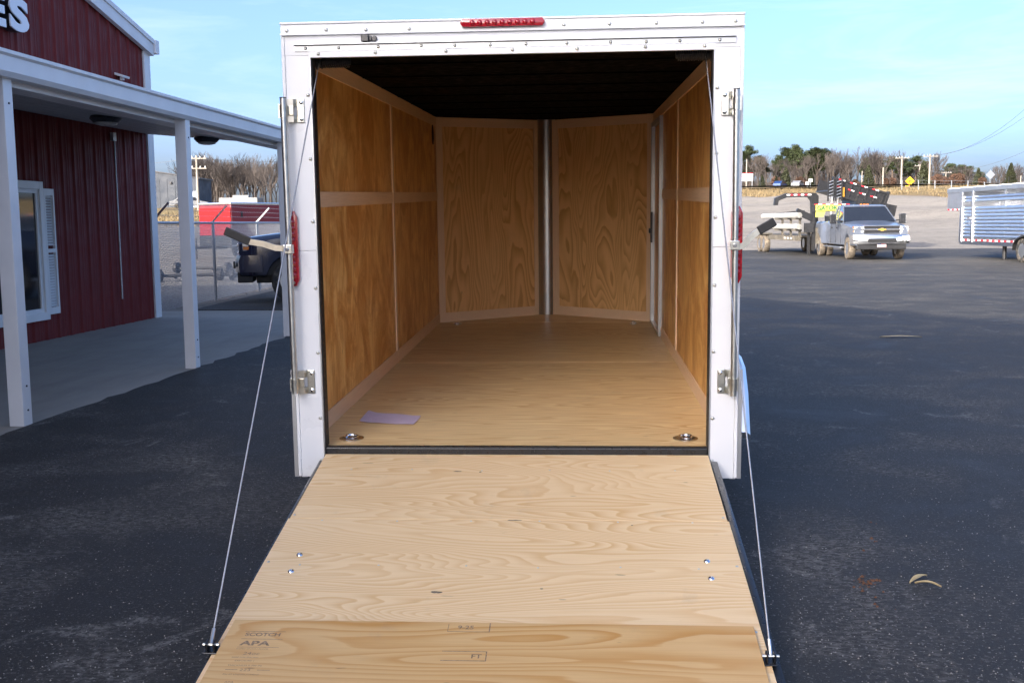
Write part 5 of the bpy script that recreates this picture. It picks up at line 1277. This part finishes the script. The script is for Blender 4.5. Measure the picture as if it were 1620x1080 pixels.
# pines on the right: column, distance, crown top row
PL = [(1185, 262, 231, 'big pine rising directly above the white billboard'), (1203, 268, 247, 'pine at the right of the billboard group, with open lower limbs'), (1172, 258, 240, 'pine half hidden by the trailer corner trim'),
      (1243, 265, 234, 'pine at the left of the tall central group'), (1232, 272, 246, 'lower pine leaning out left of the central group'), (1259, 262, 230, 'tallest pine of the central group'), (1277, 268, 237, 'dark pine just right of the tallest central pine'),
      (1291, 265, 234, 'pine at the right shoulder of the central group'), (1302, 270, 236, 'thin pine with a small tuft crown right of the central group'),
      (1366, 275, 250, 'pine left of the two tall poles'), (1383, 270, 249, 'pine just left of the tall pole by the yellow sign'), (1409, 266, 248, 'broad pine behind the tall pole left of the yellow sign'), (1428, 272, 252, 'pine behind the tall pole of the yellow sign'), (1446, 262, 247, 'broad pine behind the yellow diamond sign'), (1460, 268, 256, 'pine behind the tallest pole'),
      (1500, 275, 259, 'thin pine left of the rightmost broad pine'), (1517, 262, 261, 'rightmost broad pine above the livestock trailer nose'), (1530, 266, 263, 'broad pine beside the rightmost one over the livestock trailer'), (1549, 272, 272, 'small pine leaning right over the livestock trailer')]
protos = [pine_tree(100+k, 12., 'p', cf, wd) for k, (cf, wd) in enumerate(((.38, .23), (.5, .2), (.3, .25), (.45, .27)))]
used = [False]*4
for k, (px, D, yt, lab) in enumerate(PL):
    i = k % 4 if 'thin' not in lab else 1
    if 'broad' in lab: i = 3
    d = ray(px, yt); x, y = depth_xy(px, D); top = CAM.z+d.z*D/(Vector((d.x, d.y, 0)).dot(FH)); sc = (top-terrain(x, y))/12.6
    o = put(protos[i], px, D, not used[i], sc, rz=rt.random()*6.28, label=lab, group='pines along the far road'); used[i] = True; o['label'] = lab; o['group'] = 'pines along the far road'
    o.scale = (sc*1.3, sc*1.3, sc)
    if 'broad' in lab: o.scale = (sc*1.7, sc*1.7, sc)
# bare woods on the right
bps = [bare_tree(200+k, 10., 'b') for k in range(5)]; ub = [False]*5
LABR = 'leafless grey tree in the belt of bare woods behind the far road on the right'; GR = 'bare trees behind the far road on the right'
for k in range(150):
    px = 1165+rt.random()*460; D = rt.uniform(235, 330); i = k % 5
    tall = 1.0 if px < 1480 else .62
    sc = rt.uniform(.72, 1.12)*tall*(D/265)
    o = put(bps[i], px, D, not ub[i], sc, rz=rt.random()*6.28, label=LABR, group=GR); ub[i] = True; o['label'] = LABR; o['group'] = GR
LABL = 'leafless tree in the brown winter woods behind the yard on the left'; GL = 'bare woods behind the yard on the left'
for k in range(75):
    px = 285+rt.random()*190; D = rt.uniform(185, 270); sc = rt.uniform(.80, 1.12)*(D/225)*1.12
    put(bps[k % 5], px, D, False, sc, label=LABL, group=GL)
mb = MB(); rr = random.Random(77)      # the far wood that reads as one mass
for k in range(9000):
    px = rr.uniform(1160, 1640); D = rr.uniform(300, 345); x, y = depth_xy(px, D); z = terrain(x, y)
    hh = rr.uniform(2.5, 7.5)*(1 if px < 1480 else .6)*(.8+.25*math.sin(px*.05)); lx = rr.uniform(-.9, .9); q = rr.uniform(.03, .09)
    mb.add([(x-q, y, z), (x+q, y, z), (x+lx, y+rr.uniform(-.5, .5), z+hh)], ((0, 1, 2),))
    for j in range(2):
        f = rr.uniform(.4, .9); mb.add([(x+lx*f, y, z+hh*f), (x+lx*f, y, z+hh*f+.12), (x+lx*f+rr.uniform(-1, 1), y, z+hh*f+rr.uniform(.3, 1.2))], ((0, 1, 2),))
o = mb.build('far_woods', M['twig'], kind='stuff'); o['label'] = 'brown leafless far woods reading as one mass behind the road'
# understorey: cedars and russet saplings
cd = conifer(300, 4.2, 'c', M['cedar']); first = True
for (px, D, sc, lab) in ((1242, 232, 1.05, 'rounded dark cedar below the central pines'), (1227, 228, .6, 'small cedar just left of the rounded dark cedar'), (1282, 240, .85, 'narrow cedar to the right of the silver car'), (1372, 230, 1.1, 'cedar below the pines left of the tall poles'), (1459, 210, 1.15, 'yellowish cedar at the foot of the tallest pole'), (1596, 235, 1.15, 'cedar above the roof of the livestock trailer'), (1205, 235, .7, 'small cedar right of the billboard'), (1545, 230, .9, 'low cedar left of the grey diamond sign')):
    o = put(cd, px, D, first, sc, label=lab, group='cedars at the wood edge', rz=rt.random()*6); o['label'] = lab; o['group'] = 'cedars at the wood edge'; first = False
ru = conifer(301, 2.6, 'r', M['russet'], True); first = True
LABS = 'russet leafed sapling at the edge of the far woods'; 
for k in range(16):
    px = 1190+rt.random()*400; o = put(ru, px, rt.uniform(225, 245), first, rt.uniform(.45, 1.15), label=LABS, group='russet saplings', rz=rt.random()*6); o['label'] = LABS; o['group'] = 'russet saplings'; first = False

# ================================================================== SMALL THINGS ON THE ASPHALT
def leaf(px, py, L, rot, label):
    p = ground(px, py, .014); T = MB(); rows = []
    for i in range(9):
        f = i/8; w_ = L*.09*math.sin(math.pi*min(1, f*1.02+.02))+.0015; z = .006+.012*math.sin(f*3.0)
        rows.append([Vector((-L/2+L*f, -w_, z+.006)), Vector((-L/2+L*f, 0, z)), Vector((-L/2+L*f, w_, z+.006))])
    T.loft(rows, closed=False, caps=False); o = T.build('dry_leaf', plain('dry_leaf', (.42, .33, .17), .8, 0, .25, 30.), smooth=60, loc=(p.x, p.y, p.z), rot=(0, 0, rot)); tag(o, label, 'leaf', 'dry leaves on the asphalt')
leaf(1453, 919, .13, .75, 'dry curled leaf on the asphalt, left one of the pair'); leaf(1468, 928, .10, -.5, 'straw-coloured leaf lying right of the pair on the asphalt'); leaf(1425, 534, .5, -.1, 'pale straw strip lying farther out on the asphalt')
mb = MB(); rr = random.Random(4)
for i in range(46):
    q = rr.gauss(0, 9), rr.gauss(0, 9)
    p = ground(1371+q[0]*1.1, 922+q[1]*.55, .014) if i < 34 else ground(1385+rr.gauss(0, 14), 840+rr.uniform(-20, 130), .014)
    s = rr.uniform(.004, .013); mb.add([p+Vector((s, 0, -.002)), p+Vector((0, s, -.002)), p+Vector((-s, 0, -.002)), p+Vector((0, -s, -.002)), p+Vector((0, 0, s*.8))], ((0, 1, 4), (1, 2, 4), (2, 3, 4), (3, 0, 4)))
o = mb.build('dirt_crumbs', plain('brown_dirt', (.10, .045, .022), .95), kind='stuff'); o['label'] = 'reddish brown dirt crumbs scattered on the asphalt by the ramp'

# loose grit on the near asphalt
mb = MB(); rr = random.Random(31)
for i in range(3600):
    px_ = rr.uniform(-30, 1650); py_ = 1110-560*rr.random()**1.3
    p = ground(px_, py_, .0135)
    if -1.0 < p.x < 1.0 and -2.2 < p.y < 6: continue
    if p.x < -3.5: continue
    s_ = rr.uniform(.0016, .0042); a = rr.random()*6.28; ca, sa_ = math.cos(a)*s_, math.sin(a)*s_
    mb.add([p+Vector((ca, sa_, 0)), p+Vector((-sa_, ca*.8, 0)), p+Vector((-ca, -sa_, 0)), p+Vector((sa_, -ca*.9, 0)), p+Vector((0, 0, s_))], ((0, 1, 4), (1, 2, 4), (2, 3, 4), (3, 0, 4)))
o = mb.build('loose_grit', plain('grit', (.26, .245, .22), .9, 0, .45, 3.), kind='stuff'); o['label'] = 'pale loose grit scattered over the near asphalt'
